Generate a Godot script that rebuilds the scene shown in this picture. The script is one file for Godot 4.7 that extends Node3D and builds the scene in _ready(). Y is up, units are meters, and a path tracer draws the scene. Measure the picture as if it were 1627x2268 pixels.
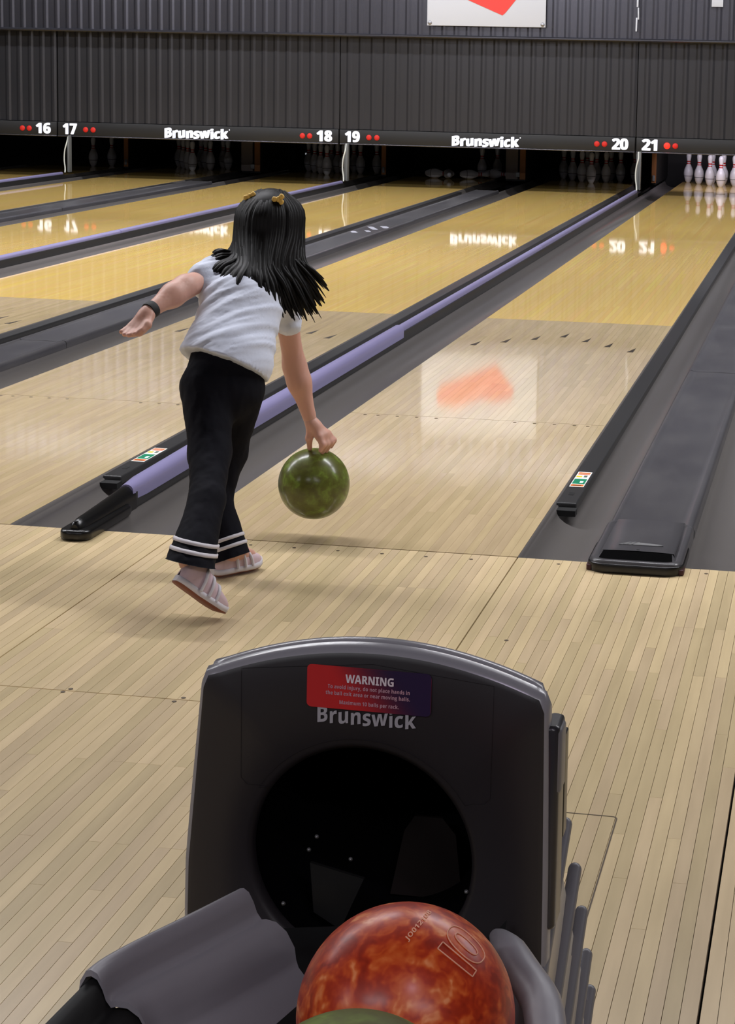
extends Node3D

# ---------------------------------------------------------------- helpers
var used := {}
var rng := RandomNumberGenerator.new()
var M := {}
const H := 0.53          # half a lane
const GW := 0.235        # gutter width
const MASK_Z := -16.2
const C := {15: -10.11, 16: -8.335, 17: -6.74, 18: -4.965, 19: -3.37, 20: -1.595, 21: 0.0, 22: 1.775}

func numbered(n: String) -> String:
	var k: int = used.get(n, -1) + 1
	used[n] = k
	return n if k == 0 else "%s_%03d" % [n, k]

func tag(o: Node, label := "", category := "", group := "", kind := "") -> Node:
	if label: o.set_meta("label", label)
	if category: o.set_meta("category", category)
	if group: o.set_meta("group", group)
	if kind: o.set_meta("kind", kind)
	return o

func thing(called: String, label: String, category: String, at := Vector3.ZERO, group := "", turn := 0.0) -> Node3D:
	var o := Node3D.new()
	o.name = numbered(called)
	o.position = at
	o.rotation.y = turn
	add_child(o)
	tag(o, label, category, group)
	return o

func part(called: String, mesh: Mesh, material: Material, parent: Node, at := Vector3.ZERO) -> MeshInstance3D:
	var o := MeshInstance3D.new()
	o.name = called if parent != self else numbered(called)
	o.mesh = mesh
	o.material_override = material
	o.position = at
	parent.add_child(o, true)
	return o

func struct(called: String, mesh: Mesh, material: Material, at := Vector3.ZERO) -> MeshInstance3D:
	var o := part(called, mesh, material, self, at)
	o.set_meta("kind", "structure")
	return o

func mat(c: Color, rough := 0.5, metal := 0.0, spec := 0.5) -> StandardMaterial3D:
	var m := StandardMaterial3D.new()
	m.albedo_color = c
	m.roughness = rough
	m.metallic = metal
	m.metallic_specular = spec
	return m

func glow(c: Color, e: float) -> StandardMaterial3D:
	var m := mat(c, 0.6)
	m.emission_enabled = true
	m.emission = c
	m.emission_energy_multiplier = e
	return m

func box(x: float, y: float, z: float) -> BoxMesh:
	var b := BoxMesh.new()
	b.size = Vector3(x, y, z)
	return b

# rows of points joined into a skin; flat = hard edges
func loft(rows: Array, closed := false, caps := false, flat := false) -> ArrayMesh:
	var st := SurfaceTool.new()
	st.begin(Mesh.PRIMITIVE_TRIANGLES)
	st.set_smooth_group(-1 if flat else 0)
	var n: int = rows[0].size()
	var nr := rows.size()
	var last := n if closed else n - 1
	for r in nr - 1:
		for k in last:
			var k2 := (k + 1) % n
			var q := [rows[r][k], rows[r][k2], rows[r + 1][k2], rows[r + 1][k]]
			var uv := [Vector2(float(k) / last, float(r) / (nr - 1)), Vector2(float(k + 1) / last, float(r) / (nr - 1)), Vector2(float(k + 1) / last, float(r + 1) / (nr - 1)), Vector2(float(k) / last, float(r + 1) / (nr - 1))]
			for i in [0, 1, 2, 0, 2, 3]:
				st.set_uv(uv[i])
				st.add_vertex(q[i])
	if caps:
		st.set_smooth_group(-1)
		for e in 2:
			var row = rows[0] if e == 0 else rows[nr - 1]
			var mid := Vector3.ZERO
			for p in row: mid += p
			mid /= n
			for k in last:
				var a = row[k]
				var b = row[(k + 1) % n]
				for p in ([mid, b, a] if e == 0 else [mid, a, b]):
					st.set_uv(Vector2.ZERO)
					st.add_vertex(p)
	st.generate_normals()
	return st.commit()

func outline(w: float, d: float, r: float, n := 5) -> Array:   # rounded rectangle in XZ
	var o := []
	for c in 4:
		var cx := (w / 2 - r) * (1 if c in [0, 3] else -1)
		var cz := (d / 2 - r) * (1 if c in [0, 1] else -1)
		for i in n + 1:
			var a := (c + float(i) / n) * PI / 2
			o.append(Vector2(cx + r * cos(a), cz + r * sin(a)))
	return o

func rbox(w: float, h: float, d: float, r: float, c := 0.004, n := 5) -> ArrayMesh:   # chamfered, centred
	var rows := []
	for s in [[-h / 2, c], [-h / 2 + c * 0.3, c * 0.3], [-h / 2 + c, 0.0], [h / 2 - c, 0.0], [h / 2 - c * 0.3, c * 0.3], [h / 2, c]]:
		var row := []
		for p in outline(w - 2 * s[1], d - 2 * s[1], maxf(r - s[1], 0.0005), n): row.append(Vector3(p.x, s[0], p.y))
		rows.append(row)
	return loft(rows, true, true)

func prism(poly: PackedVector2Array, depth: float) -> ArrayMesh:   # XY outline, z from 0 to -depth
	var st := SurfaceTool.new()
	st.begin(Mesh.PRIMITIVE_TRIANGLES)
	st.set_smooth_group(-1)
	var tri := Geometry2D.triangulate_polygon(poly)
	for z in [0.0, -depth]:
		for i in range(0, tri.size(), 3):
			for k in ([0, 1, 2] if z == 0.0 else [2, 1, 0]):
				var p := poly[tri[i + k]]
				st.set_uv(p)
				st.add_vertex(Vector3(p.x, p.y, z))
	for i in poly.size():
		var a := poly[i]
		var b := poly[(i + 1) % poly.size()]
		for p in [Vector3(a.x, a.y, 0), Vector3(b.x, b.y, 0), Vector3(b.x, b.y, -depth), Vector3(a.x, a.y, 0), Vector3(b.x, b.y, -depth), Vector3(a.x, a.y, -depth)]:
			st.set_uv(Vector2.ZERO)
			st.add_vertex(p)
	st.generate_normals()
	return st.commit()

func lathe(profile: Array, n := 24) -> ArrayMesh:
	var rows := []
	for p in profile:
		var row := []
		for k in n:
			var a := TAU * k / n
			row.append(Vector3(p[0] * cos(a), p[1], p[0] * sin(a)))
		rows.append(row)
	return loft(rows, true, true)

func smooth_path(pts: Array, n: int) -> Array:
	var out := []
	var m := pts.size()
	for i in n + 1:
		var f := float(i) / n * (m - 1)
		var k := mini(int(f), m - 2)
		var a = pts[maxi(k - 1, 0)]
		var d = pts[mini(k + 2, m - 1)]
		out.append(pts[k].cubic_interpolate(pts[k + 1], a, d, f - k))
	return out

func tube_rows(path: Array, radii: Array, n := 8, wide := Vector3.ZERO, flat := 1.0) -> Array:
	var rows := []
	var m := path.size()
	var side := Vector3.RIGHT
	for i in m:
		var t: Vector3 = (path[mini(i + 1, m - 1)] - path[maxi(i - 1, 0)]).normalized()
		if wide != Vector3.ZERO: side = wide
		elif i == 0 and absf(t.x) > 0.9: side = Vector3.UP
		side = (side - t * side.dot(t)).normalized()
		var up := t.cross(side)
		var f := float(i) / (m - 1) * (radii.size() - 1)
		var k := mini(int(f), radii.size() - 2)
		var r: float = lerpf(radii[k], radii[k + 1], f - k)
		var row := []
		for j in n:
			var a := TAU * j / n
			row.append(path[i] + (side * cos(a) + up * sin(a) * flat) * r)
		rows.append(row)
	return rows

func tube(path: Array, radii: Array, n := 8, wide := Vector3.ZERO, flat := 1.0) -> ArrayMesh:
	return loft(tube_rows(path, radii, n, wide, flat), true, true)

func join(meshes: Array) -> ArrayMesh:
	var st := SurfaceTool.new()
	for m in meshes: st.append_from(m, 0, Transform3D())
	return st.commit()

func capsule_between(a: Vector3, b: Vector3, r: float, n := 10) -> ArrayMesh:
	var d := (b - a).normalized()
	var path := []
	var rad := []
	for i in 7:
		var t := PI / 2 * (1 - i / 6.0)
		path.append(a - d * r * sin(t))
		rad.append(r * maxf(cos(t), 0.02))
	for i in 7:
		var t := PI / 2 * (i / 6.0)
		path.append(b + d * r * sin(t))
		rad.append(r * maxf(cos(t), 0.02))
	return tube(path, rad, n)

# lettering with real thickness, fitted to a width and a height
func letters(called: String, s: String, w: float, h: float, material: Material, parent: Node, at: Vector3, depth := 0.004, slant := 0.0, bold := 0.0) -> MeshInstance3D:
	var sf := SystemFont.new()
	sf.font_names = PackedStringArray(["Droid Sans"])
	sf.font_weight = 700
	var f := FontVariation.new()
	f.base_font = sf
	f.variation_transform = Transform2D(Vector2(1, 0), Vector2(slant, 1), Vector2.ZERO)
	var t := TextMesh.new()
	t.font = f
	t.text = s
	t.font_size = 64
	t.pixel_size = 0.01
	t.depth = depth
	t.curve_step = 1.0
	var bb := t.get_aabb()
	var m: Mesh = t
	if bold > 0.0:   # heavier strokes: the same letters a little to each side, as one skin
		var st := SurfaceTool.new()
		for q in [Vector3(-1, 0.4, 0), Vector3(1, 0.4, 0.00005), Vector3(-1, -0.4, 0.0001), Vector3(1, -0.4, 0.00015), Vector3(0, 0.5, 0.0002), Vector3(0, -0.5, 0.00025)]:
			st.append_from(t, 0, Transform3D(Basis(), q * Vector3(bold, bold, 1)))
		m = st.commit()
		bb = m.get_aabb()
	var o := part(called, m, material, parent)
	o.scale = Vector3(w / maxf(bb.size.x, 0.001), h / maxf(bb.size.y, 0.001), 1)
	o.position = at - Vector3(bb.get_center().x * o.scale.x, bb.get_center().y * o.scale.y, 0)
	return o

# smooth union of tapered capsules meshed as surface nets
# bone: [a, b, ra, rb, thin axis (unit) or null, thinness]
func flesh(bones: Array, cell: float, k: float, clips := []) -> ArrayMesh:
	var lo := Vector3.INF
	var hi := -Vector3.INF
	for b in bones:
		var r: float = maxf(b[2], b[3]) + cell * 3
		lo = lo.min(b[0] - Vector3.ONE * r).min(b[1] - Vector3.ONE * r)
		hi = hi.max(b[0] + Vector3.ONE * r).max(b[1] + Vector3.ONE * r)
	var nx := int((hi.x - lo.x) / cell) + 2
	var ny := int((hi.y - lo.y) / cell) + 2
	var nz := int((hi.z - lo.z) / cell) + 2
	var F := PackedFloat32Array()
	F.resize(nx * ny * nz)
	for b in bones:
		var a: Vector3 = b[0]
		var ab: Vector3 = b[1] - b[0]
		var l2 := maxf(ab.length_squared(), 1e-9)
		var ra: float = b[2]
		var dr: float = b[3] - b[2]
		var ax: Vector3 = b[4] if b.size() > 4 else Vector3.ZERO
		var thin: float = 1.0 / b[5] - 1.0 if b.size() > 4 else 0.0
		var pad: float = maxf(b[2], b[3]) + minf(4.0 / k, 0.05) + cell
		var mn: Vector3 = ((a.min(b[1]) - Vector3.ONE * pad - lo) / cell).floor().max(Vector3.ZERO)
		var mx: Vector3 = ((a.max(b[1]) + Vector3.ONE * pad - lo) / cell).ceil().min(Vector3(nx - 1, ny - 1, nz - 1))
		for z in range(int(mn.z), int(mx.z) + 1):
			for y in range(int(mn.y), int(mx.y) + 1):
				var at := (z * ny + y) * nx
				for x in range(int(mn.x), int(mx.x) + 1):
					var p := lo + Vector3(x, y, z) * cell
					var t := clampf((p - a).dot(ab) / l2, 0.0, 1.0)
					var q := p - a - ab * t
					if thin != 0.0: q += ax * (q.dot(ax) * thin)
					var d := q.length() - ra - dr * t
					if d < pad: F[at + x] += exp(-k * d)
	for i in F.size():
		F[i] = -log(F[i]) / k if F[i] > 1e-12 else 0.2
	for c in clips:
		var nrm: Vector3 = c[0].normalized()
		var i := 0
		for z in nz:
			for y in ny:
				for x in nx:
					if F[i] < 0.1: F[i] = maxf(F[i], (lo + Vector3(x, y, z) * cell - c[1]).dot(nrm))
					i += 1
	var V := PackedVector3Array()
	var idx := PackedInt32Array()
	idx.resize(F.size())
	idx.fill(-1)
	var off := [0, 1, nx, nx + 1, nx * ny, nx * ny + 1, nx * ny + nx, nx * ny + nx + 1]
	var co := [Vector3(0, 0, 0), Vector3(1, 0, 0), Vector3(0, 1, 0), Vector3(1, 1, 0), Vector3(0, 0, 1), Vector3(1, 0, 1), Vector3(0, 1, 1), Vector3(1, 1, 1)]
	var ed := [[0, 1], [2, 3], [4, 5], [6, 7], [0, 2], [1, 3], [4, 6], [5, 7], [0, 4], [1, 5], [2, 6], [3, 7]]
	for z in nz - 1:
		for y in ny - 1:
			for x in nx - 1:
				var i := (z * ny + y) * nx + x
				var f0 := F[i] < 0
				var same := true
				for o in range(1, 8):
					if (F[i + off[o]] < 0) != f0:
						same = false
						break
				if same: continue
				var s := Vector3.ZERO
				var cnt := 0
				for e in ed:
					var va := F[i + off[e[0]]]
					var vb := F[i + off[e[1]]]
					if (va < 0) != (vb < 0):
						s += co[e[0]].lerp(co[e[1]], va / (va - vb))
						cnt += 1
				idx[i] = V.size()
				V.append(lo + (Vector3(x, y, z) + s / cnt) * cell)
	var I := PackedInt32Array()
	var N := PackedVector3Array()
	N.resize(V.size())
	var steps := [1, nx, nx * ny]
	for z in range(1, nz - 1):
		for y in range(1, ny - 1):
			for x in range(1, nx - 1):
				var i := (z * ny + y) * nx + x
				var f0 := F[i] < 0
				for d in 3:
					if (F[i + steps[d]] < 0) == f0: continue
					var u: int = steps[(d + 1) % 3]
					var v: int = steps[(d + 2) % 3]
					var q := [idx[i], idx[i - u], idx[i - u - v], idx[i - v]]
					if q.min() < 0: continue
					if f0: q.reverse()
					for t in [[0, 1, 2], [0, 2, 3]]:
						var A: int = q[t[0]]
						var B: int = q[t[1]]
						var D: int = q[t[2]]
						I.append_array([A, B, D])
						var fn := (V[D] - V[A]).cross(V[B] - V[A])
						N[A] += fn
						N[B] += fn
						N[D] += fn
	for i in N.size(): N[i] = N[i].normalized()
	var arr := []
	arr.resize(Mesh.ARRAY_MAX)
	arr[Mesh.ARRAY_VERTEX] = V
	arr[Mesh.ARRAY_NORMAL] = N
	arr[Mesh.ARRAY_INDEX] = I
	var m := ArrayMesh.new()
	m.add_surface_from_arrays(Mesh.PRIMITIVE_TRIANGLES, arr)
	return m

func wrinkle(m: ArrayMesh, fn: Callable) -> ArrayMesh:   # push every vertex along its normal
	var arr := m.surface_get_arrays(0)
	var V: PackedVector3Array = arr[Mesh.ARRAY_VERTEX]
	var N: PackedVector3Array = arr[Mesh.ARRAY_NORMAL]
	var I: PackedInt32Array = arr[Mesh.ARRAY_INDEX]
	for i in V.size(): V[i] += N[i] * fn.call(V[i], N[i])
	var N2 := PackedVector3Array()
	N2.resize(V.size())
	for i in range(0, I.size(), 3):
		var fnm := (V[I[i + 2]] - V[I[i]]).cross(V[I[i + 1]] - V[I[i]])
		for j in 3: N2[I[i + j]] += fnm
	for i in V.size(): N2[i] = N2[i].normalized()
	arr[Mesh.ARRAY_VERTEX] = V
	arr[Mesh.ARRAY_NORMAL] = N2
	var o := ArrayMesh.new()
	o.add_surface_from_arrays(Mesh.PRIMITIVE_TRIANGLES, arr)
	return o

# ---------------------------------------------------------------- materials
func noise_tex(freq: float, lo: Color, hi: Color, seed_ := 1, size := 512) -> NoiseTexture2D:
	var n := FastNoiseLite.new()
	n.seed = seed_
	n.frequency = freq
	n.fractal_octaves = 4
	var g := Gradient.new()
	g.colors = PackedColorArray([lo, hi])
	var t := NoiseTexture2D.new()
	t.width = size
	t.height = size
	t.seamless = true
	t.noise = n
	t.color_ramp = g
	return t

func wood(c: Color, grain: Texture2D, rough: float, shift: float) -> StandardMaterial3D:
	var m := mat(c, rough)
	m.albedo_texture = grain
	m.uv1_triplanar = true
	m.uv1_world_triplanar = true
	m.uv1_scale = Vector3(4.0, 4.0, 0.35)
	m.uv1_offset = Vector3(shift, shift * 0.7, shift * 1.3)
	return m

func strip_image(base: Color, vary: float, seed_: int) -> ImageTexture:   # far boards too fine to pick apart: 39 across
	var r := RandomNumberGenerator.new()
	r.seed = seed_
	var px := 10
	var im := Image.create(39 * px, 1024, false, Image.FORMAT_RGB8)
	for b in 39:
		var y := -int(r.randf() * 90)
		while y < 1024:
			var l := 70 + int(r.randf() * 60)
			var v := 1.0 + r.randfn() * vary
			var c := Color(base.r * v, base.g * v * (1 + r.randfn() * 0.012), base.b * v * (1 + r.randfn() * 0.03))
			im.fill_rect(Rect2i(b * px, maxi(y, 0), px, mini(y + l, 1024) - maxi(y, 0)), c)
			y += l
		im.fill_rect(Rect2i(b * px, 0, 1, 1024), base.darkened(0.07))
	return ImageTexture.create_from_image(im)

func make_materials() -> void:
	var grain := noise_tex(0.012, Color(0.93, 0.925, 0.915), Color(1, 1, 1), 3)
	var mid := Color(0.850, 0.762, 0.600)
	M.approach = []
	M.maple = []
	for i in 8:
		var v: float = [1.0, 0.955, 1.025, 0.98, 0.94, 1.01, 0.97, 1.035][i]
		var w: float = [0.0, 0.006, -0.004, 0.008, -0.006, 0.0, -0.008, 0.004][i]
		M.approach.append(wood(Color(mid.r * v, mid.g * v - w * 0.5, mid.b * v + w), grain, 0.30, i * 0.37))
		var u := lerpf(1.0, v, 0.6)
		M.maple.append(wood(Color(0.785 * u, 0.70 * u - w * 0.4, 0.55 * u + w), grain, 0.05, i * 0.37 + 0.2))
	M.seam = mat(Color(0.33, 0.27, 0.19), 0.6)
	M.pine = mat(Color.WHITE, 0.04)
	M.pine.albedo_texture = strip_image(Color(0.89, 0.755, 0.45), 0.010, 7)
	M.maple_far = mat(Color.WHITE, 0.06)
	M.maple_far.albedo_texture = strip_image(Color(0.79, 0.705, 0.555), 0.012, 9)
	M.gutter = mat(Color(0.37, 0.355, 0.345), 0.30)
	M.cap = mat(Color(0.31, 0.305, 0.31), 0.28)
	M.cap.albedo_texture = noise_tex(0.01, Color(0.82, 0.82, 0.85), Color(1.0, 1.0, 1.0), 8, 256)
	M.cap.uv1_triplanar = true
	M.cap.uv1_scale = Vector3(2, 2, 0.6)
	M.black = mat(Color(0.035, 0.035, 0.04), 0.3)
	M.dull_black = mat(Color(0.03, 0.03, 0.032), 0.7)
	M.bumper = mat(Color(0.17, 0.17, 0.172), 0.36)
	M.lavender = mat(Color(0.53, 0.51, 0.66), 0.3)
	M.metal_wall = mat(Color(0.40, 0.40, 0.435), 0.25, 0.85)
	M.metal_mask = mat(Color(0.29, 0.29, 0.308), 0.30, 0.7)
	M.band = mat(Color(0.10, 0.10, 0.105), 0.5)
	M.white_glow = glow(Color(0.95, 0.96, 1.0), 0.42)
	M.red_lamp = glow(Color(0.75, 0.12, 0.08), 0.22)
	M.red_lamp_on = glow(Color(1.0, 0.16, 0.10), 1.0)
	M.sign = mat(Color(0.80, 0.815, 0.85), 0.45)
	M.coral = mat(Color(0.92, 0.25, 0.22), 0.5)
	M.steel = mat(Color(0.6, 0.6, 0.62), 0.35, 0.7)
	M.pin = mat(Color(0.86, 0.86, 0.88), 0.3)
	M.pin_red = mat(Color(0.72, 0.08, 0.09), 0.35)
	M.scuff = mat(Color(0.38, 0.38, 0.40), 0.6)
	M.kick_wood = mat(Color(0.55, 0.36, 0.20), 0.7)
	M.kick_grey = mat(Color(0.42, 0.38, 0.36), 0.7)
	M.paint_grey = mat(Color(0.45, 0.46, 0.46), 0.5)
	M.cable = mat(Color(0.85, 0.86, 0.82), 0.5)
	M.ceiling = mat(Color(0.32, 0.32, 0.33), 0.9)
	M.wall = mat(Color(0.30, 0.29, 0.30), 0.9)
	M.housing = mat(Color(0.7, 0.7, 0.7), 0.5)
	M.diffuser = glow(Color(0.98, 0.98, 1.0), 2.5)

# ---------------------------------------------------------------- start
func _ready() -> void:
	rng.seed = 20
	var cam := Camera3D.new()
	cam.name = "camera"
	cam.projection = Camera3D.PROJECTION_FRUSTUM
	cam.near = 0.1
	cam.far = 80.0
	cam.size = 2.0 * cam.near * 1134.0 / 4284.56
	cam.frustum_offset = Vector2(-291.38, -404.83) / 4284.56 * cam.near
	cam.basis = Basis(Vector3.UP, 0.171641) * Basis(Vector3.RIGHT, -0.136613) * Basis(Vector3.BACK, 0.0208427)
	cam.position = Vector3(1.41558, 1.44616, 5.50786)
	add_child(cam)
	cam.current = true
	var we := WorldEnvironment.new()
	we.name = "surroundings"
	var e := Environment.new()
	e.background_mode = Environment.BG_COLOR
	e.background_color = Color(0.01, 0.01, 0.012)
	e.tonemap_mode = Environment.TONE_MAPPER_LINEAR
	e.tonemap_exposure = 1.32
	e.sdfgi_enabled = true
	e.ssao_enabled = true
	e.ssil_enabled = true
	we.environment = e
	add_child(we)
	make_materials()
	# ceiling fittings: [x, z, energy, length]
	for l in [[-7.6, -1.3, 8.6], [-4.6, -1.3, 8.6], [-1.7, -1.3, 8.6], [1.6, -1.3, 8.6], [4.6, -1.3, 8.6],
			[-8.6, -6.5, 13.0], [3.4, -6.5, 8.0], [-4.4, -5.2, 10.5], [3.6, -5.2, 10.5], [-3.2, -8.0, 13.0], [4.4, -8.0, 8.0],
			[-8.5, -11.0, 7.5], [-3.6, -11.0, 7.5], [1.0, -11.0, 7.5],
			[-8.0, -14.3, 4.5], [-5.1, -14.3, 6.0], [-2.4, -14.3, 4.5], [0.6, -14.3, 4.5],
			[-6.0, 7.5, 6.0], [-1.0, 7.5, 6.0], [3.5, 7.5, 6.0]]:
		ceiling_light(l[0], l[1], l[2])
	downlight(1.9, 5.9, 1.5)
	downlight(-4.5, 6.3, 1.5)
	setting()
	lanes()
	pinsetter_end()
	hood_and_rack()
	girl()

const CEIL := 3.7

func ceiling_light(x: float, z: float, energy: float) -> void:
	var t := thing("ceiling_light", "long slim white ceiling light " + {-1.3: "above the foul line", -5.2: "above the aiming arrows", -6.5: "just beyond the aiming arrows", -8.0: "halfway down the lanes", -11.0: "over the far half of the lanes", -14.3: "washing the corrugated wall", 7.5: "behind the ball return"}[z], "ceiling light", Vector3(x, CEIL, z), "linear ceiling lights")
	part("housing", rbox(2.5, 0.07, 0.22, 0.02), M.housing, t, Vector3(0, -0.035, 0))
	part("diffuser", rbox(2.4, 0.02, 0.17, 0.01), M.diffuser, t, Vector3(0, -0.08, 0))
	var l := AreaLight3D.new()
	l.name = "lamp"
	l.area_size = Vector2(2.4, 0.17)
	l.rotation.x = -PI / 2
	l.position = Vector3(0, -0.1, 0)
	l.light_energy = energy
	l.light_color = Color(0.98, 0.98, 1.0)
	l.shadow_enabled = true
	l.area_range = 40.0
	t.add_child(l)

func downlight(x: float, z: float, energy: float) -> void:
	var t := thing("ceiling_spot", "small round ceiling light behind the ball return", "ceiling light", Vector3(x, CEIL, z), "small ceiling spots")
	part("rim", lathe([[0.09, -0.02], [0.09, 0.0], [0.11, 0.0], [0.11, -0.02], [0.09, -0.025]]), M.housing, t)
	part("bulb", lathe([[0.001, -0.04], [0.05, -0.035], [0.08, -0.015], [0.08, 0.0]]), glow(Color(0.95, 0.85, 1.0), 6.0), t)
	var l := AreaLight3D.new()
	l.name = "lamp"
	l.area_size = Vector2(0.14, 0.14)
	l.rotation.x = -PI / 2
	l.position = Vector3(0, -0.05, 0)
	l.light_energy = energy
	l.light_color = Color(0.95, 0.88, 1.0)
	l.shadow_enabled = true
	l.area_range = 40.0
	t.add_child(l)

# ---------------------------------------------------------------- room
func setting() -> void:
	struct("wall_left", box(0.3, 4.6, 32), M.wall, Vector3(-14.15, 1.5, -4.5))
	struct("wall_right", box(0.3, 4.6, 32), M.wall, Vector3(6.15, 1.5, -4.5))
	struct("wall_front", box(20.6, 4.6, 0.3), M.wall, Vector3(-4, 1.5, 11.15))
	struct("ceiling", box(20.6, 0.3, 32), M.ceiling, Vector3(-4, CEIL + 0.15, -4.5))
	var fl := struct("floor", box(20.6, 0.2, 32), M.dull_black, Vector3(-4, -0.42, -4.5))
	# approach: sections of laid boards
	var pitch := 1.06 / 39.0
	var meshes := {}
	for n in [4, 6, 8, 10, 12, 14, 16]: meshes[n] = box(pitch - 0.0010, 0.02, n * 0.1 - 0.0008)
	var bands := [[-2.62, -0.528], [-0.525, 0.530], [0.533, 1.2585], [1.2625, 2.8]]
	var zs := [[0.004, 1.4540], [1.4575, 5.2]]
	for b in bands:
		for z in (zs if b[0] < 0.5 else [[0.004, 5.2]]):
			var s := part("approach_section", box(b[1] - b[0], 0.3, z[1] - z[0]), M.seam, fl, Vector3((b[0] + b[1]) / 2, -0.16, (z[0] + z[1]) / 2) - fl.position)
			var n := int(round((b[1] - b[0]) / pitch))
			var w: float = (b[1] - b[0]) / n
			for i in n:
				var at: float = z[0]
				var first := true
				while at < z[1] - 0.02:
					var l: int = [6, 8, 10, 12, 14, 16][rng.randi() % 6]
					if first: l = [4, 6, 8, 10][rng.randi() % 4]
					first = false
					if b[0] < -2 or b[0] > 1.2: l = 16
					var room: float = z[1] - at
					var m: Mesh = meshes[l]
					var len_: float = l * 0.1
					var sc := 1.0
					if len_ > room or room - len_ < 0.25:
						sc = room / len_
						len_ = room
					var o := part("board", m, M.approach[rng.randi() % M.approach.size()], s, Vector3(b[0] + (i + 0.5) * w, -0.0100 - rng.randf() * 0.00012, at + len_ / 2) - s.position - fl.position)
					o.scale = Vector3(w / pitch, 1, sc)
					at += len_
	# plain approach outside the boards in view
	for x in [[-14.0, -2.62], [2.8, 6.0]]:
		var o := part("approach_section", box(x[1] - x[0], 0.3, 5.2), M.approach[0], fl, Vector3((x[0] + x[1]) / 2, -0.15, 2.602) - fl.position)
	part("concourse", box(20, 0.3, 5.8), M.wall, fl, Vector3(-4, -0.15, 8.105) - fl.position)
	# filled screw holes along the foul line and the cross seam
	var disc := lathe([[0.0055, 0.0], [0.0055, 0.0009], [0.0045, 0.0011]], 12)
	for p in [[-0.271, 0.06], [-0.136, 0.06], [-0.001, 0.061], [0.134, 0.062], [0.267, 0.063], [0.402, 0.06], [-0.271, 1.443], [-0.405, 0.06], [0.0, 1.443], [-0.012, 1.472], [-0.28, 1.467], [0.66, 0.05], [1.09, 0.05], [0.64, 0.83]]:
		part("screw_plug", disc, M.seam, fl, Vector3(p[0], 0.0, p[1]) - fl.position)
	# lid in the approach beside the ball return
	var fr := []
	for g in [[0.300, 0.0], [0.300, 0.0006], [0.2945, 0.0006], [0.2945, 0.0]]:
		var row := []
		for p in outline(g[0], g[0] + 0.212, 0.012 + (g[0] - 0.3) * 0.5, 5): row.append(Vector3(p.x, g[1], p.y))
		fr.append(row)
	part("hatch_frame", loft(fr, true), M.seam, fl, Vector3(0.898, 0.0, 2.177) - fl.position)
	# upper corrugated wall above the pins
	var wall := struct("wall_back", corrugated(-14.0, 6.0, 1.722, CEIL, 0.1395, 0.0095), M.metal_wall, Vector3(0, 0, -16.06))
	part("wall_core", box(20, CEIL - 1.722, 0.1), M.wall, wall, Vector3(-4, (CEIL + 1.722) / 2, -0.085))
	struct("trim_2", box(20.2, 0.62, 0.04), mat(Color(0.12, 0.12, 0.13), 0.8), Vector3(-4, CEIL - 0.31, -13.85))   # valance hiding the wall lights
	for q in [[3, -6.15], [4, -10.65], [5, -4.85], [6, -7.65]]: struct("trim_%d" % q[0], box(20.2, 0.42, 0.04), mat(Color(0.12, 0.12, 0.13), 0.8), Vector3(-4, CEIL - 0.21, q[1]))   # baffles that keep the lamps out of the bowlers' eyes
	struct("trim_1", loft([edge_profile(-14.0), edge_profile(6.0)], false, false, true), M.metal_wall)
	# the pit behind the masks
	struct("wall_pit", box(20, 1.9, 0.1), M.dull_black, Vector3(-4, 0.8, -19.75))
	struct("ceiling_pit", box(20, 0.06, 3.7), M.dull_black, Vector3(-4, 1.77, -17.95))

func edge_profile(x: float) -> Array:
	var o := []
	for p in [[1.745, -16.085], [1.745, -16.03], [1.735, -16.018], [1.722, -16.018], [1.712, -16.03], [1.708, -16.20]]: o.append(Vector3(x, p[0], p[1]))
	return o

func corrugated(x0: float, x1: float, y0: float, y1: float, pitch: float, deep: float) -> ArrayMesh:
	var a := []
	var b := []
	var x := x0
	while x < x1 - 0.001:
		for p in [[0.0, 0.0], [0.46, 0.0], [0.63, 1.0], [0.80, 1.0], [0.97, 0.0]]:
			var xx: float = minf(x + p[0] * pitch, x1)
			a.append(Vector3(xx, y0, p[1] * deep))
			b.append(Vector3(xx, y1, p[1] * deep))
		x += pitch
	a.append(Vector3(x1, y0, 0))
	b.append(Vector3(x1, y1, 0))
	return loft([b, a], false, false, true)

# ---------------------------------------------------------------- lanes
func slab(x0: float, x1: float, z0: float, z1: float, y0 := -0.2, y1 := 0.0, v0 := 0.0, v1 := 1.0) -> ArrayMesh:
	var st := SurfaceTool.new()
	st.begin(Mesh.PRIMITIVE_TRIANGLES)
	st.set_smooth_group(-1)
	var p := [Vector3(x0, y1, z0), Vector3(x1, y1, z0), Vector3(x1, y1, z1), Vector3(x0, y1, z1), Vector3(x0, y0, z0), Vector3(x1, y0, z0), Vector3(x1, y0, z1), Vector3(x0, y0, z1)]
	var uv := [Vector2(0, v0), Vector2(1, v0), Vector2(1, v1), Vector2(0, v1)]
	var f := [[0, 3, 2, 1], [4, 5, 6, 7], [0, 1, 5, 4], [2, 3, 7, 6], [1, 2, 6, 5], [3, 0, 4, 7]]
	for q in f:
		for i in [0, 1, 2, 0, 2, 3]:
			st.set_uv(uv[q[i] % 4])
			st.add_vertex(p[q[i]])
	st.generate_normals()
	return st.commit()

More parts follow.
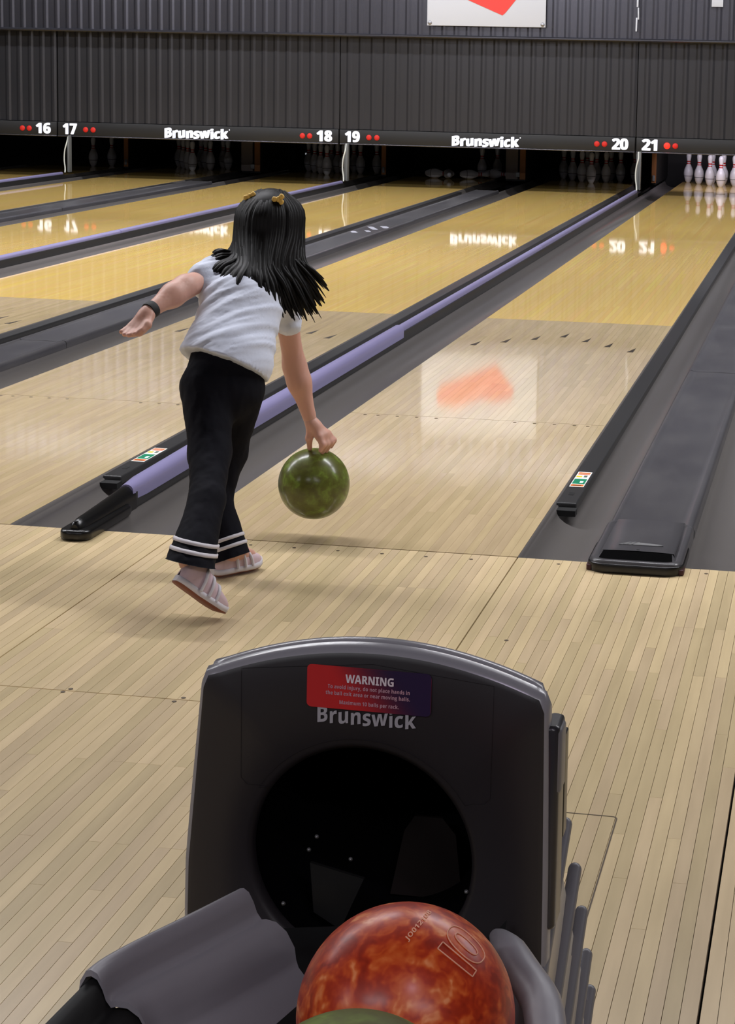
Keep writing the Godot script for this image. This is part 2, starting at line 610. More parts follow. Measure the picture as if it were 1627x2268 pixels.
func lanes() -> void:
	var pitch := 1.06 / 39.0
	var meshes := {}
	for n in [5, 7, 9, 11, 13]: meshes[n] = box(pitch - 0.0005, 0.02, n * 0.1 - 0.0006)
	var where := {16: "in the far left corner, leftmost of all lanes", 17: "second from the left, passing high left of the girl", 18: "running behind the girl's head to the middle cable", 19: "ending at the knocked-over pins, behind the girl's left arm", 20: "passing behind the girl's trousers", 21: "in front of the green ball, ending at the bright pins", 22: "mostly outside, right of the rounded divider nose"}
	var pine := slab(-H, H, -5.302, -16.22, -0.2, 0.0, 0.0, 0.9)
	var deck := slab(-H, H, -16.223, -19.3, -0.2, 0.0, 0.0, 0.25)
	var maple := slab(-H, H, -0.002, -5.3, -0.2, 0.0, 0.0, 0.5)
	var dot := lathe([[0.0075, 0.0], [0.0075, 0.0007]], 10)
	var tri := prism(PackedVector2Array([Vector2(-0.016, -0.075), Vector2(0.016, -0.075), Vector2(0.016, 0.075)]), 0.001)
	for n in range(16, 23):
		var t := thing("bowling_lane", "glossy bowling lane " + where[n], "lane", Vector3(C[n], 0, 0), "bowling lanes side by side")
		part("pine_section", pine, M.pine, t)
		part("pin_deck", deck, M.pine, t)
		if n < 19 or n > 21:
			part("maple_section", maple, M.maple_far, t)
			continue
		part("underlay", slab(-H, H, -0.002, -5.3, -0.2, -0.003), M.seam, t)
		for i in 39:
			for seg in [[-0.003, -2.164], [-2.168, -5.3]]:
				var at: float = seg[0]
				var first := true
				while at > seg[1] + 0.02:
					var l: int = [7, 9, 11, 13][rng.randi() % 4]
					if first: l = [5, 7, 9, 11][rng.randi() % 4]
					first = false
					var room: float = at - seg[1]
					var len_: float = l * 0.1
					var sc := 1.0
					if len_ > room or room - len_ < 0.3:
						sc = room / len_
						len_ = room
					var o := part("board", meshes[l], M.maple[rng.randi() % M.maple.size()], t, Vector3(-H + (i + 0.5) * pitch, -0.0100 - rng.randf() * 0.00006, at - len_ / 2))
					o.scale.z = sc
					at -= len_
		for s in [-1, 1]:
			for b in [2.5, 4.5, 7.5, 10.5, 13.5]: part("guide_dot", dot, M.seam, t, Vector3(s * (H - b * pitch), 0, -2.135))
		for k in range(-3, 4):
			var a := part("aiming_arrow", tri, mat(Color(0.22, 0.19, 0.15), 0.4), t, Vector3(k * 5 * pitch, 0.0008, -4.73 + absf(k) * 0.145))
			a.rotation.x = -PI / 2
	# gutters
	var gl := {16: "leftmost lane", 17: "second lane from the left", 18: "lane behind the girl's head", 19: "lane with knocked-over pins", 20: "lane behind the girl's trousers", 21: "lane under the green ball", 22: "lane past the rounded divider nose"}
	for n in range(16, 23):
		for s in [-1, 1]:
			if n == 22 and s == 1: continue
			var g := thing("gutter", "dark channel gutter along the %s edge of the %s" % ["left" if s < 0 else "right", gl[n]], "gutter", Vector3(C[n] + s * (H + GW / 2), 0, 0), "gutters beside the lanes")
			var rows := []
			for z in [-0.004, -4.0, -8.0, -12.0, -19.2]:
				var row := []
				row.append(Vector3(-s * GW / 2, -0.001, z))
				row.append(Vector3(-s * (GW / 2 - 0.004), -0.002, z))
				row.append(Vector3(-s * (GW / 2 - 0.006), -0.012, z))
				for i in 13:
					var a := PI * i / 12.0
					row.append(Vector3(-s * (GW / 2 - 0.012) * cos(a), -0.014 - 0.062 * sin(a), z))
				row.append(Vector3(s * (GW / 2 - 0.003), -0.004, z))
				row.append(Vector3(s * GW / 2, 0.0, z))
				if s > 0: row.reverse()
				rows.append(row)
			part("channel", loft(rows), M.gutter, g)
			part("end_plate", box(GW, 0.12, 0.006), M.dull_black, g, Vector3(0, -0.085, -0.001))
	# bumper rails folded into the right-hand gutters
	for n in [16, 17, 18, 19, 20, 21]:
		var bl := {16: "right of the leftmost lane", 17: "right of the second lane from the left", 18: "right of the lane behind the girl's head", 19: "right of the lane with knocked-over pins", 20: "with a coloured sticker left of the girl's legs", 21: "with a coloured sticker beside the rounded divider nose"}
		var b := thing("bumper_rail", "flat black bumper rail " + bl[n], "bumper rail", Vector3(C[n] + H + 0.039, 0, 0), "folded bumper rails")
		part("rail", rbox(0.068, 0.03, 15.2, 0.006, 0.004), M.bumper, b, Vector3(0, -0.018, -8.36))
		part("end_slot", box(0.07, 0.02, 0.05), M.dull_black, b, Vector3(0.002, -0.028, -0.735))
		if n < 19: continue
		part("latch_hole", rbox(0.018, 0.004, 0.035, 0.003, 0.001), M.dull_black, b, Vector3(-0.002, -0.0035, -0.90))
		sticker(b, Vector3(-0.001, -0.0023, -1.135))
	# narrow dividers with a lavender bumper bar; wide dividers with flat covers
	for q in [[17, ""], [19, "running behind the girl's neck"], [21, "ending in a black nose left of the girl's feet"]]:
		if q[0] == 17: continue
		narrow_divider((C[q[0]] + C[q[0] - 1]) / 2, q[1])
	narrow_divider((C[17] + C[16]) / 2, "at the far left under number 17")
	wide_divider((C[17] + C[18]) / 2, "farthest from the girl, at upper left")
	wide_divider((C[19] + C[20]) / 2, "passing behind the girl's back and left hand")
	wide_divider((C[21] + C[22]) / 2, "ending in a rounded nose at right")

func sticker(parent: Node, at: Vector3) -> void:
	var s := part("sticker", box(0.05, 0.0008, 0.25), mat(Color(0.93, 0.93, 0.9), 0.4), parent, at)
	s.set_meta("label", "coloured instruction sticker")
	for r in [[0, 0.100, 0.044, 0.028, Color(0.85, 0.42, 0.12)], [0, 0.104, 0.03, 0.012, Color(0.45, 0.25, 0.1)], [0, 0.035, 0.044, 0.085, Color(0.06, 0.50, 0.36)], [0.008, 0.045, 0.012, 0.03, Color(0.9, 0.95, 0.92)], [-0.012, -0.045, 0.02, 0.022, Color(0.86, 0.78, 0.1)], [0.01, -0.05, 0.012, 0.03, Color(0.35, 0.4, 0.35)], [0, -0.085, 0.042, 0.012, Color(0.85, 0.35, 0.1)], [0, -0.106, 0.042, 0.02, Color(0.8, 0.42, 0.15)]]:
		part("print", box(r[2], 0.0006, r[3]), mat(r[4], 0.4), s, Vector3(r[0], 0.0003 + 0.0002 * (1 if r[2] < 0.04 else 0), r[1]))

func arch(x: float, z: float, w: float, y: float, base := 0.0) -> Array:
	var o := [Vector3(x - w / 2, base - 0.02, z), Vector3(x - w / 2, base, z)]
	for i in 9:
		var a := PI - PI * i / 8.0
		o.append(Vector3(x + w / 2 * cos(a), base + (y - base) * (0.35 + 0.65 * sin(a)), z))
	o.append(Vector3(x + w / 2, base, z))
	o.append(Vector3(x + w / 2, base - 0.02, z))
	return o

func narrow_divider(x: float, which: String) -> void:
	var t := thing("lane_divider", "slim lane divider with lavender bar " + which, "lane divider", Vector3(x, 0, 0), "lane dividers")
	part("spine", box(0.0645, 0.12, 15.9), M.gutter, t, Vector3(0, -0.060, -7.97))
	part("rail_side", rbox(0.056, 0.065, 15.64, 0.004, 0.003), M.bumper, t, Vector3(0, 0.022, -8.13))
	part("bar", loft([arch(0.003, -0.29, 0.046, 0.080, 0.050), arch(0.003, -0.40, 0.058, 0.088, 0.048), arch(0.003, -1.2, 0.062, 0.094, 0.048), arch(0.003, -4.18, 0.062, 0.094, 0.048)], false, true), M.lavender, t)
	part("bar", loft([arch(-0.004, -4.18, 0.046, 0.082, 0.054), arch(-0.004, -9.0, 0.046, 0.082, 0.054)], false, true), M.lavender, t)
	part("bar", loft([arch(-0.004, -9.01, 0.046, 0.082, 0.054), arch(-0.004, -15.95, 0.046, 0.082, 0.054)], false, true), M.lavender, t)
	# dark moulded nose at the foul line
	part("nose", loft([arch(0, 0.132, 0.03, 0.046), arch(0, 0.126, 0.040, 0.055), arch(0, 0.09, 0.048, 0.060), arch(0, -0.03, 0.056, 0.064), arch(0, -0.2, 0.060, 0.071), arch(0, -0.31, 0.062, 0.076)], false, true), M.black, t)
	part("nose_base", rbox(0.098, 0.032, 0.40, 0.04, 0.008, 8), M.black, t, Vector3(0, 0.016, -0.045))
	part("screw", lathe([[0.0065, 0.0], [0.0058, 0.0015], [0.0005, 0.002]], 12), M.dull_black, t, Vector3(0, 0.0545, 0.122))

func wide_divider(x: float, which: String) -> void:
	var t := thing("lane_divider", "wide black divider cover " + which, "lane divider", Vector3(x, 0, 0), "lane dividers")
	part("core", box(0.243, 0.12, 15.9), M.gutter, t, Vector3(0, -0.062, -7.97))
	var w := 0.268
	var sect := [[-0.408, -3.55], [-3.556, -7.2], [-7.206, -11.6], [-11.606, -16.0]]
	for s in sect:
		var rows := []
		for z in s:
			var row := []
			for p in [[-w / 2, -0.012], [-w / 2, 0.012], [-w / 2 + 0.004, 0.021], [-w / 2 + 0.012, 0.026], [-w / 2 + 0.022, 0.026], [-w / 2 + 0.028, 0.022], [-w / 2 + 0.05, 0.021], [0.0, 0.0225], [w / 2 - 0.05, 0.021], [w / 2 - 0.028, 0.022], [w / 2 - 0.022, 0.026], [w / 2 - 0.012, 0.026], [w / 2 - 0.004, 0.021], [w / 2, 0.012], [w / 2, -0.012]]:
				row.append(Vector3(p[0], p[1], z))
			rows.append(row)
		part("cover", loft(rows), M.cap, t)
	if which.begins_with("passing"):
		for q in [[-2.50, -10.62, 0.05, 0.3], [-2.42, -10.75, 0.06, 0.22], [-2.56, -10.2, 0.05, 0.16], [-2.47, -10.32, 0.04, 0.14]]:
			part("scuff_mark", rbox(q[2], 0.0006, q[3], 0.018, 0.0002), mat(Color(0.62, 0.62, 0.66), 0.6), t, Vector3(q[0] - x, 0.0226, q[1])).rotation.y = 0.4
	# rounded nose: base, sloping lid, recess, emblem
	var rows2 := []
	for s in [[0.0, 0.0], [0.026, 0.0], [0.034, 0.004], [0.037, 0.010], [0.037, 0.020], [0.034, 0.026]]:
		var row := []
		for p in outline(0.272 - 2 * s[1], 0.52 - 2 * s[1], 0.055 - s[1], 10): row.append(Vector3(p.x, s[0], p.y - 0.146))
		rows2.append(row)
	part("nose_rim", loft(rows2, true, true), M.cap, t)
	var lid := []
	for z in [[-0.402, 0.0375], [-0.1, 0.044], [0.0, 0.0455], [0.022, 0.045]]:
		var row := []
		for xx in [-0.108, -0.104, -0.05, 0.0, 0.05, 0.104, 0.108]: row.append(Vector3(xx, z[1] + (0.002 if absf(xx) < 0.06 else 0.0) - (0.006 if absf(xx) > 0.106 else 0.0), z[0]))
		lid.append(row)
	part("nose_lid", loft(lid), M.cap, t)
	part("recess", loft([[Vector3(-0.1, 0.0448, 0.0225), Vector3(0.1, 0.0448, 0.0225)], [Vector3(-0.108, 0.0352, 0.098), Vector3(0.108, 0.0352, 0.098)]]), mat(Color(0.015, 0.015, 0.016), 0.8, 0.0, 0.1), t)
	part("recess_side", loft([[Vector3(-0.1, 0.0448, 0.0225), Vector3(-0.108, 0.0352, 0.098)], [Vector3(-0.108, 0.034, 0.0225), Vector3(-0.116, 0.034, 0.098)]]), M.cap, t)
	part("recess_side", loft([[Vector3(0.1, 0.0448, 0.0225), Vector3(0.108, 0.0352, 0.098)], [Vector3(0.108, 0.034, 0.0225), Vector3(0.116, 0.034, 0.098)]]), M.cap, t)
	part("front_face", rbox(0.279, 0.027, 0.30, 0.06, 0.003, 10), M.black, t, Vector3(0, 0.0138, -0.032))
	for s in [-1, 1]: part("corner_patch", rbox(0.02, 0.016, 0.06, 0.008, 0.002), mat(Color(0.22, 0.03, 0.06), 0.5), t, Vector3(s * 0.131, 0.009, 0.065))
	part("screw_hole", lathe([[0.006, 0.0], [0.005, 0.001]], 10), M.dull_black, t, Vector3(0, 0.0465, 0.008))
	var em := mat(Color(0.50, 0.50, 0.50), 0.3)
	part("emblem", prism(PackedVector2Array([Vector2(-0.022, -0.012), Vector2(0.05, -0.012), Vector2(0.068, -0.004), Vector2(0.05, 0.006), Vector2(-0.004, 0.016)]), 0.003), em, t, Vector3(0.0, 0.0495, -0.055)).rotation.x = -PI / 2
	for k in 3:
		part("emblem", prism(PackedVector2Array([Vector2(-0.036, -0.013), Vector2(-0.027, -0.012), Vector2(0.0, 0.02), Vector2(-0.006, 0.02)]), 0.003), em, t, Vector3(-0.001 - k * 0.0125, 0.0495, -0.055)).rotation.x = -PI / 2

# ---------------------------------------------------------------- pin end
func pin_proto() -> Node3D:
	var t := Node3D.new()
	t.name = "bowling_pin"
	var prof := [[0.0005, 0.0], [0.024, 0.0], [0.0258, 0.003], [0.0363, 0.019], [0.0450, 0.040], [0.0498, 0.057], [0.0571, 0.0857], [0.0605, 0.114], [0.0597, 0.130], [0.0579, 0.149], [0.0530, 0.168], [0.0470, 0.184], [0.0385, 0.202], [0.0313, 0.219], [0.0255, 0.234], [0.0233, 0.246], [0.0228, 0.254], [0.0239, 0.276], [0.0272, 0.298], [0.0310, 0.320], [0.0322, 0.338], [0.0312, 0.352], [0.0265, 0.366], [0.0180, 0.376], [0.0080, 0.3805], [0.0005, 0.381]]
	part("body", lathe(prof, 28), M.pin, t)
	part("neck_stripe", lathe([[0.0262, 0.232], [0.0250, 0.2375], [0.0240, 0.244]], 28), M.pin_red, t)
	part("neck_stripe", lathe([[0.0236, 0.259], [0.0242, 0.266], [0.0247, 0.274]], 28), M.pin_red, t)
	part("scuff_band", lathe([[0.0562, 0.0805], [0.0575, 0.0855], [0.0580, 0.0875]], 28), M.scuff, t)
	return t

func pinsetter_end() -> void:
	var proto := pin_proto()
	var spots := [[0.0, 0.0], [-0.1524, 0.264], [0.1524, 0.264], [-0.3048, 0.528], [0.0, 0.528], [0.3048, 0.528], [-0.4572, 0.792], [-0.1524, 0.792], [0.1524, 0.792], [0.4572, 0.792]]
	var pname := ["head pin", "left of second row", "right of second row", "left of third row", "middle of third row", "right of third row", "leftmost of back row", "inner left of back row", "inner right of back row", "rightmost of back row"]
	var stand := {16: [2, 5, 9], 17: range(10), 18: range(10), 19: [5, 9], 20: range(10), 21: range(10)}
	var rack_of := {16: "dim rack beside the left cable", 17: "dim rack under the left wordmark", 18: "dim rack beside the middle cable", 19: "lane with knocked-over pins", 20: "dim rack left of the right cable", 21: "bright rack at the right edge"}
	for n in stand:
		for i in stand[n]:
			var p: Node3D = proto.duplicate()
			p.name = numbered("bowling_pin")
			p.position = Vector3(C[n] + spots[i][0], 0.0, -18.288 - spots[i][1])
			p.rotation.y = rng.randf() * TAU
			add_child(p)
			tag(p, "white bowling pin, %s, %s" % [pname[i], rack_of[n]], "bowling pin", "pins below number %d" % n)
	var fallen := [[-0.33, -18.35, 1.45, "lying at the left of the knocked-over pins below number 19"], [-0.06, -18.42, 0.25, "lying end-on in the middle of the knocked-over pins"], [0.12, -18.30, 1.9, "lying just right of the middle of the knocked-over pins"], [0.38, -18.62, 1.35, "lying at the right of the knocked-over pins"]]
	for f in fallen:
		var p: Node3D = proto.duplicate()
		p.name = numbered("bowling_pin")
		p.basis = Basis(Vector3.UP, f[2]) * Basis(Vector3.RIGHT, PI / 2)
		p.position = Vector3(C[19] + f[0], 0.0608, f[1])
		add_child(p)
		tag(p, "white bowling pin " + f[3], "bowling pin", "knocked-over pins")
	proto.free()
	# masks with numbers
	mask(15, -11.1, -7.68, "at the left edge, ending at number 16")
	mask(17, -7.676, -4.257, "with numbers 17 and 18")
	mask(19, -4.253, -0.839, "with numbers 19 and 20, in the middle")
	mask(21, -0.835, 2.58, "starting at number 21, at the right edge")
	# lamp over the pins of lane 21
	var lt := thing("pin_light", "small strip lamp behind the mask lighting the pins of lane 21", "lamp", Vector3(0, 0.88, -17.35))
	part("housing", rbox(1.0, 0.05, 0.08, 0.01), M.housing, lt)
	for sx in [-1, 1]: part("cheek", rbox(0.01, 0.44, 0.7, 0.003, 0.002), M.dull_black, lt, Vector3(sx * 0.56, -0.17, -0.3))
	part("tube", rbox(0.96, 0.02, 0.05, 0.01), glow(Color(1, 0.98, 0.95), 3.0), lt, Vector3(0, -0.02, -0.035))
	var l := AreaLight3D.new()
	l.name = "lamp"
	l.area_size = Vector2(0.96, 0.06)
	l.position = Vector3(0, -0.04, -0.05)
	l.rotation.x = -0.5
	l.light_energy = 1.15
	l.light_color = Color(0.97, 0.93, 1.0)
	l.shadow_enabled = true
	l.area_range = 30.0
	lt.add_child(l)
	# kickbacks between the pin decks
	for q in [[17, "left"], [19, "middle"], [21, "right"]]:
		var x: float = (C[q[0]] + C[q[0] - 1]) / 2
		var k := thing("kickback", "thin wooden partition between pin decks behind the %s cable" % q[1], "partition", Vector3(x, 0, 0), "partitions between the pin decks")
		part("panel", box(0.05, 1.7, 1.6), M.dull_black, k, Vector3(0, 0.87, -18.85))
		part("edge_board", rbox(0.056, 1.66, 0.022, 0.003, 0.002), M.kick_wood, k, Vector3(0, 0.87, -18.04))
		part("bracket", rbox(0.03, 0.07, 0.02, 0.006, 0.003), M.paint_grey, k, Vector3(0.0, 0.10, -18.025))
		var post := thing("mask_post", "grey steel post under the masks beside the %s cable" % q[1], "post", Vector3(x, 0, 0), "steel posts under the masks")
		part("flange", rbox(0.012, 0.43, 0.085, 0.003, 0.002), M.paint_grey, post, Vector3(0.026, 0.285, -16.14))
		part("web", rbox(0.05, 0.43, 0.012, 0.003, 0.002), M.paint_grey, post, Vector3(0.0, 0.285, -16.18))
		var cb := tube(smooth_path([Vector3(0, 0.492, -16.165), Vector3(0.006, 0.42, -16.10), Vector3(-0.014, 0.33, -16.085), Vector3(-0.02, 0.22, -16.08), Vector3(-0.006, 0.12, -16.07), Vector3(0.0, 0.068, -16.05)], 16), [0.008, 0.008], 8)
		var c := part("cable", cb, M.cable, self, Vector3(x, 0, 0))
		tag(c, "white cable hanging down a steel post, %s of the three cables" % {"left": "leftmost", "middle": "middle one", "right": "rightmost"}[q[1]], "cable", "white cables under the masks")
	for q in [[18, "behind the first wordmark from the left"], [20, "right of the knocked-over pins"]]:
		var x: float = (C[q[0]] + C[q[0] - 1]) / 2
		var k := thing("kickback", "wide boxed partition between pin decks, " + q[1], "partition", Vector3(x, 0, 0), "partitions between the pin decks")
		part("panel", box(0.24, 1.7, 1.6), M.dull_black, k, Vector3(0, 0.87, -18.75))
		part("edge_board", rbox(0.15, 1.66, 0.02, 0.003, 0.002), M.kick_grey, k, Vector3(-0.048, 0.87, -17.93))
		part("edge_board", rbox(0.07, 1.66, 0.03, 0.003, 0.002), M.kick_wood, k, Vector3(0.088, 0.87, -17.925))
		part("bracket", rbox(0.05, 0.06, 0.02, 0.006, 0.003), M.paint_grey, k, Vector3(0.03, 0.10, -17.905))
	for q in [[-4.184, 0.152, "lane with knocked-over pins"], [-5.62, 0.19, "lane behind the girl's head"]]:
		var sl := part("sensor_light", rbox(0.045, 0.022, 0.012, 0.004, 0.002), glow(Color(0.9, 0.92, 0.95), 0.25), self, Vector3(q[0], q[1], -19.695))
		tag(sl, "tiny white light deep in the dark pit of the " + q[2], "light")
	# white board on the upper wall
	var s := thing("wall_sign", "white metal sign with a coral red shape on the corrugated wall", "sign", Vector3(-2.535, 2.335, -16.012))
	part("board", rbox(1.345, 0.97, 0.014, 0.004, 0.003), M.sign, s)
	part("shape", prism(PackedVector2Array([Vector2(0.185, -0.360), Vector2(0.215, -0.335), Vector2(0.42, -0.08), Vector2(0.37, 0.02), Vector2(0.20, 0.06), Vector2(0.02, 0.04), Vector2(-0.28, 0.15), Vector2(-0.48, 0.12), Vector2(-0.5, 0.0), Vector2(-0.44, -0.10)]), 0.004), M.coral, s, Vector3(0, 0, 0.0115))
	for q in [[-0.64, -0.455], [0.64, -0.455], [-0.64, 0.455], [0.64, 0.455]]:
		part("bolt", lathe([[0.024, 0.0], [0.02, 0.006], [0.001, 0.01]], 12), M.steel, s, Vector3(q[0], q[1], 0.007)).rotation.x = PI / 2
	var p := part("wall_notice", rbox(0.125, 0.16, 0.004, 0.003, 0.001), M.sign, self, Vector3(0.03, 2.185, -16.017))
	tag(p, "small white paper notice on the wall above number 21", "notice")
	var rag := thing("tape_strip", "ragged white tape hanging above the seam by number 20", "tape", Vector3(-0.845, 0, -16.017))
	for q in [[2.14, 0.10, 0.0, 0.02], [2.02, 0.13, 0.012, 0.015], [1.90, 0.15, -0.006, 0.018]]:
		var o := part("strip", rbox(q[3], q[1], 0.003, 0.004, 0.001), M.sign, rag, Vector3(q[2], q[0], 0))
		o.rotation.z = q[2] * 3

func mask(first: int, x0: float, x1: float, label: String) -> void:
	var w := x1 - x0
	var t := thing("masking_unit", "dark corrugated masking panel " + label, "masking panel", Vector3(x0, 0, MASK_Z), "masking panels above the pins")
	part("core", box(w - 0.004, 1.22, 0.04), M.dull_black, t, Vector3(w / 2, 1.115, -0.045))
	part("corrugated_panel", corrugated(0.002, w - 0.002, 0.66, 1.76, 0.1420, 0.0095), M.metal_mask, t)
	part("number_band", rbox(w - 0.012, 0.163, 0.03, 0.003, 0.003), M.band, t, Vector3(w / 2, 0.573, 0.014))
	part("bottom_edge", rbox(w - 0.012, 0.012, 0.05, 0.004, 0.003), M.metal_wall, t, Vector3(w / 2, 0.49, 0.01))
	var z := 0.031
	letters("lane_number", str(first), 0.175, 0.128, M.white_glow, t, Vector3(0.155, 0.577, z), 0.004, 0.0, 0.022)
	letters("lane_number", str(first + 1), 0.185, 0.128, M.white_glow, t, Vector3(w - 0.172, 0.577, z), 0.004, 0.0, 0.022)
	letters("wordmark", "Brunswick", 0.775, 0.125, M.white_glow, t, Vector3(w / 2, 0.562, z), 0.004, 0.18, 0.026)
	part("trademark_dot", lathe([[0.007, 0.0], [0.006, 0.003]], 10), M.white_glow, t, Vector3(w / 2 + 0.40, 0.614, z)).rotation.x = PI / 2
	for q in [0.350, 0.443, w - 0.434, w - 0.348]:
		var on: bool = first == 21 and q < 0.4
		var b := part("indicator_lamp", lathe([[0.036 if on else 0.032, 0.0], [0.03, 0.008], [0.016, 0.013], [0.001, 0.014]], 16), M.red_lamp_on if on else M.red_lamp, t, Vector3(q, 0.571, z - 0.002))
		b.rotation.x = PI / 2
		if on:
			b.set_meta("label", "lit red lamp")
			var l := OmniLight3D.new()
			l.name = "lamp_light"
			l.light_color = Color(1, 0.15, 0.1)
			l.light_energy = 0.003
			l.light_size = 0.03
			l.omni_range = 20
			l.omni_attenuation = 2.0
			l.shadow_enabled = true
			l.position = Vector3(q, 0.571, z + 0.05)
			t.add_child(l)

# ---------------------------------------------------------------- ball return
func ball_texture(base: Array, seed_: int, warp: float) -> ImageTexture:
	var n := FastNoiseLite.new()
	n.seed = seed_
	n.frequency = 1.7
	n.fractal_octaves = 3
	var w := FastNoiseLite.new()
	w.seed = seed_ + 5
	w.frequency = 1.1
	var g := Gradient.new()
	g.offsets = PackedFloat32Array([0.0, 0.35, 0.55, 0.75, 1.0])
	g.colors = PackedColorArray(base)
	var im := Image.create(512, 256, false, Image.FORMAT_RGB8)
	for y in 256:
		var th := PI * y / 255.0
		for x in 512:
			var ph := TAU * x / 512.0
			var p := Vector3(sin(th) * cos(ph), cos(th), sin(th) * sin(ph))
			var q := p + Vector3(w.get_noise_3dv(p), w.get_noise_3dv(p + Vector3(7, 0, 0)), w.get_noise_3dv(p + Vector3(0, 9, 0))) * warp
			im.set_pixel(x, y, g.sample(clampf(0.5 + n.get_noise_3dv(q) * 0.95, 0, 1)))
	return ImageTexture.create_from_image(im)

func ball_mesh(r: float) -> SphereMesh:
	var s := SphereMesh.new()
	s.radius = r
	s.height = 2 * r
	s.radial_segments = 96
	s.rings = 48
	return s

const HX := 0.886   # middle of the ball return
const HZ := 3.3     # its front face
const HC := Vector2(-0.013, 0.474)   # middle of the round opening

func hood_shape(grow: float) -> Array:   # outline of the hood front, one point per angle round the opening
	var c := HC
	var poly := PackedVector2Array()
	var top := []
	for i in 25:
		var x := lerpf(-0.203, 0.203, i / 24.0)
		top.append(Vector2(x, 0.734 - 0.042 * pow(absf(x) / 0.203, 2.0)))
	for p in top: poly.append(p)
	for a in [1.25, 1.0, 0.6, 0.2]: poly.append(Vector2(0.199 + 0.012 * cos(a), 0.681 + 0.012 * sin(a)))
	poly.append(Vector2(0.214, 0.45))
	poly.append(Vector2(0.216, 0.1))
	poly.append(Vector2(-0.242, 0.1))
	poly.append(Vector2(-0.234, 0.45))
	for a in [PI - 0.2, PI - 0.6, PI - 1.0, PI - 1.25]: poly.append(Vector2(-0.202 + 0.012 * cos(a), 0.681 + 0.012 * sin(a)))
	var out := []
	for k in 120:
		var a := TAU * k / 120.0
		var far := c + Vector2(cos(a), sin(a)) * 2.0
		var hit := c
		for i in poly.size():
			var x = Geometry2D.segment_intersects_segment(c, far, poly[i], poly[(i + 1) % poly.size()])
			if x != null: hit = x
		var d := (hit - c)
		out.append(c + d * (1.0 + grow / d.length()))
	return out

func ring_row(pts: Array, z: float) -> Array:
	var o := []
	for p in pts: o.append(Vector3(p.x, p.y, z))
	return o

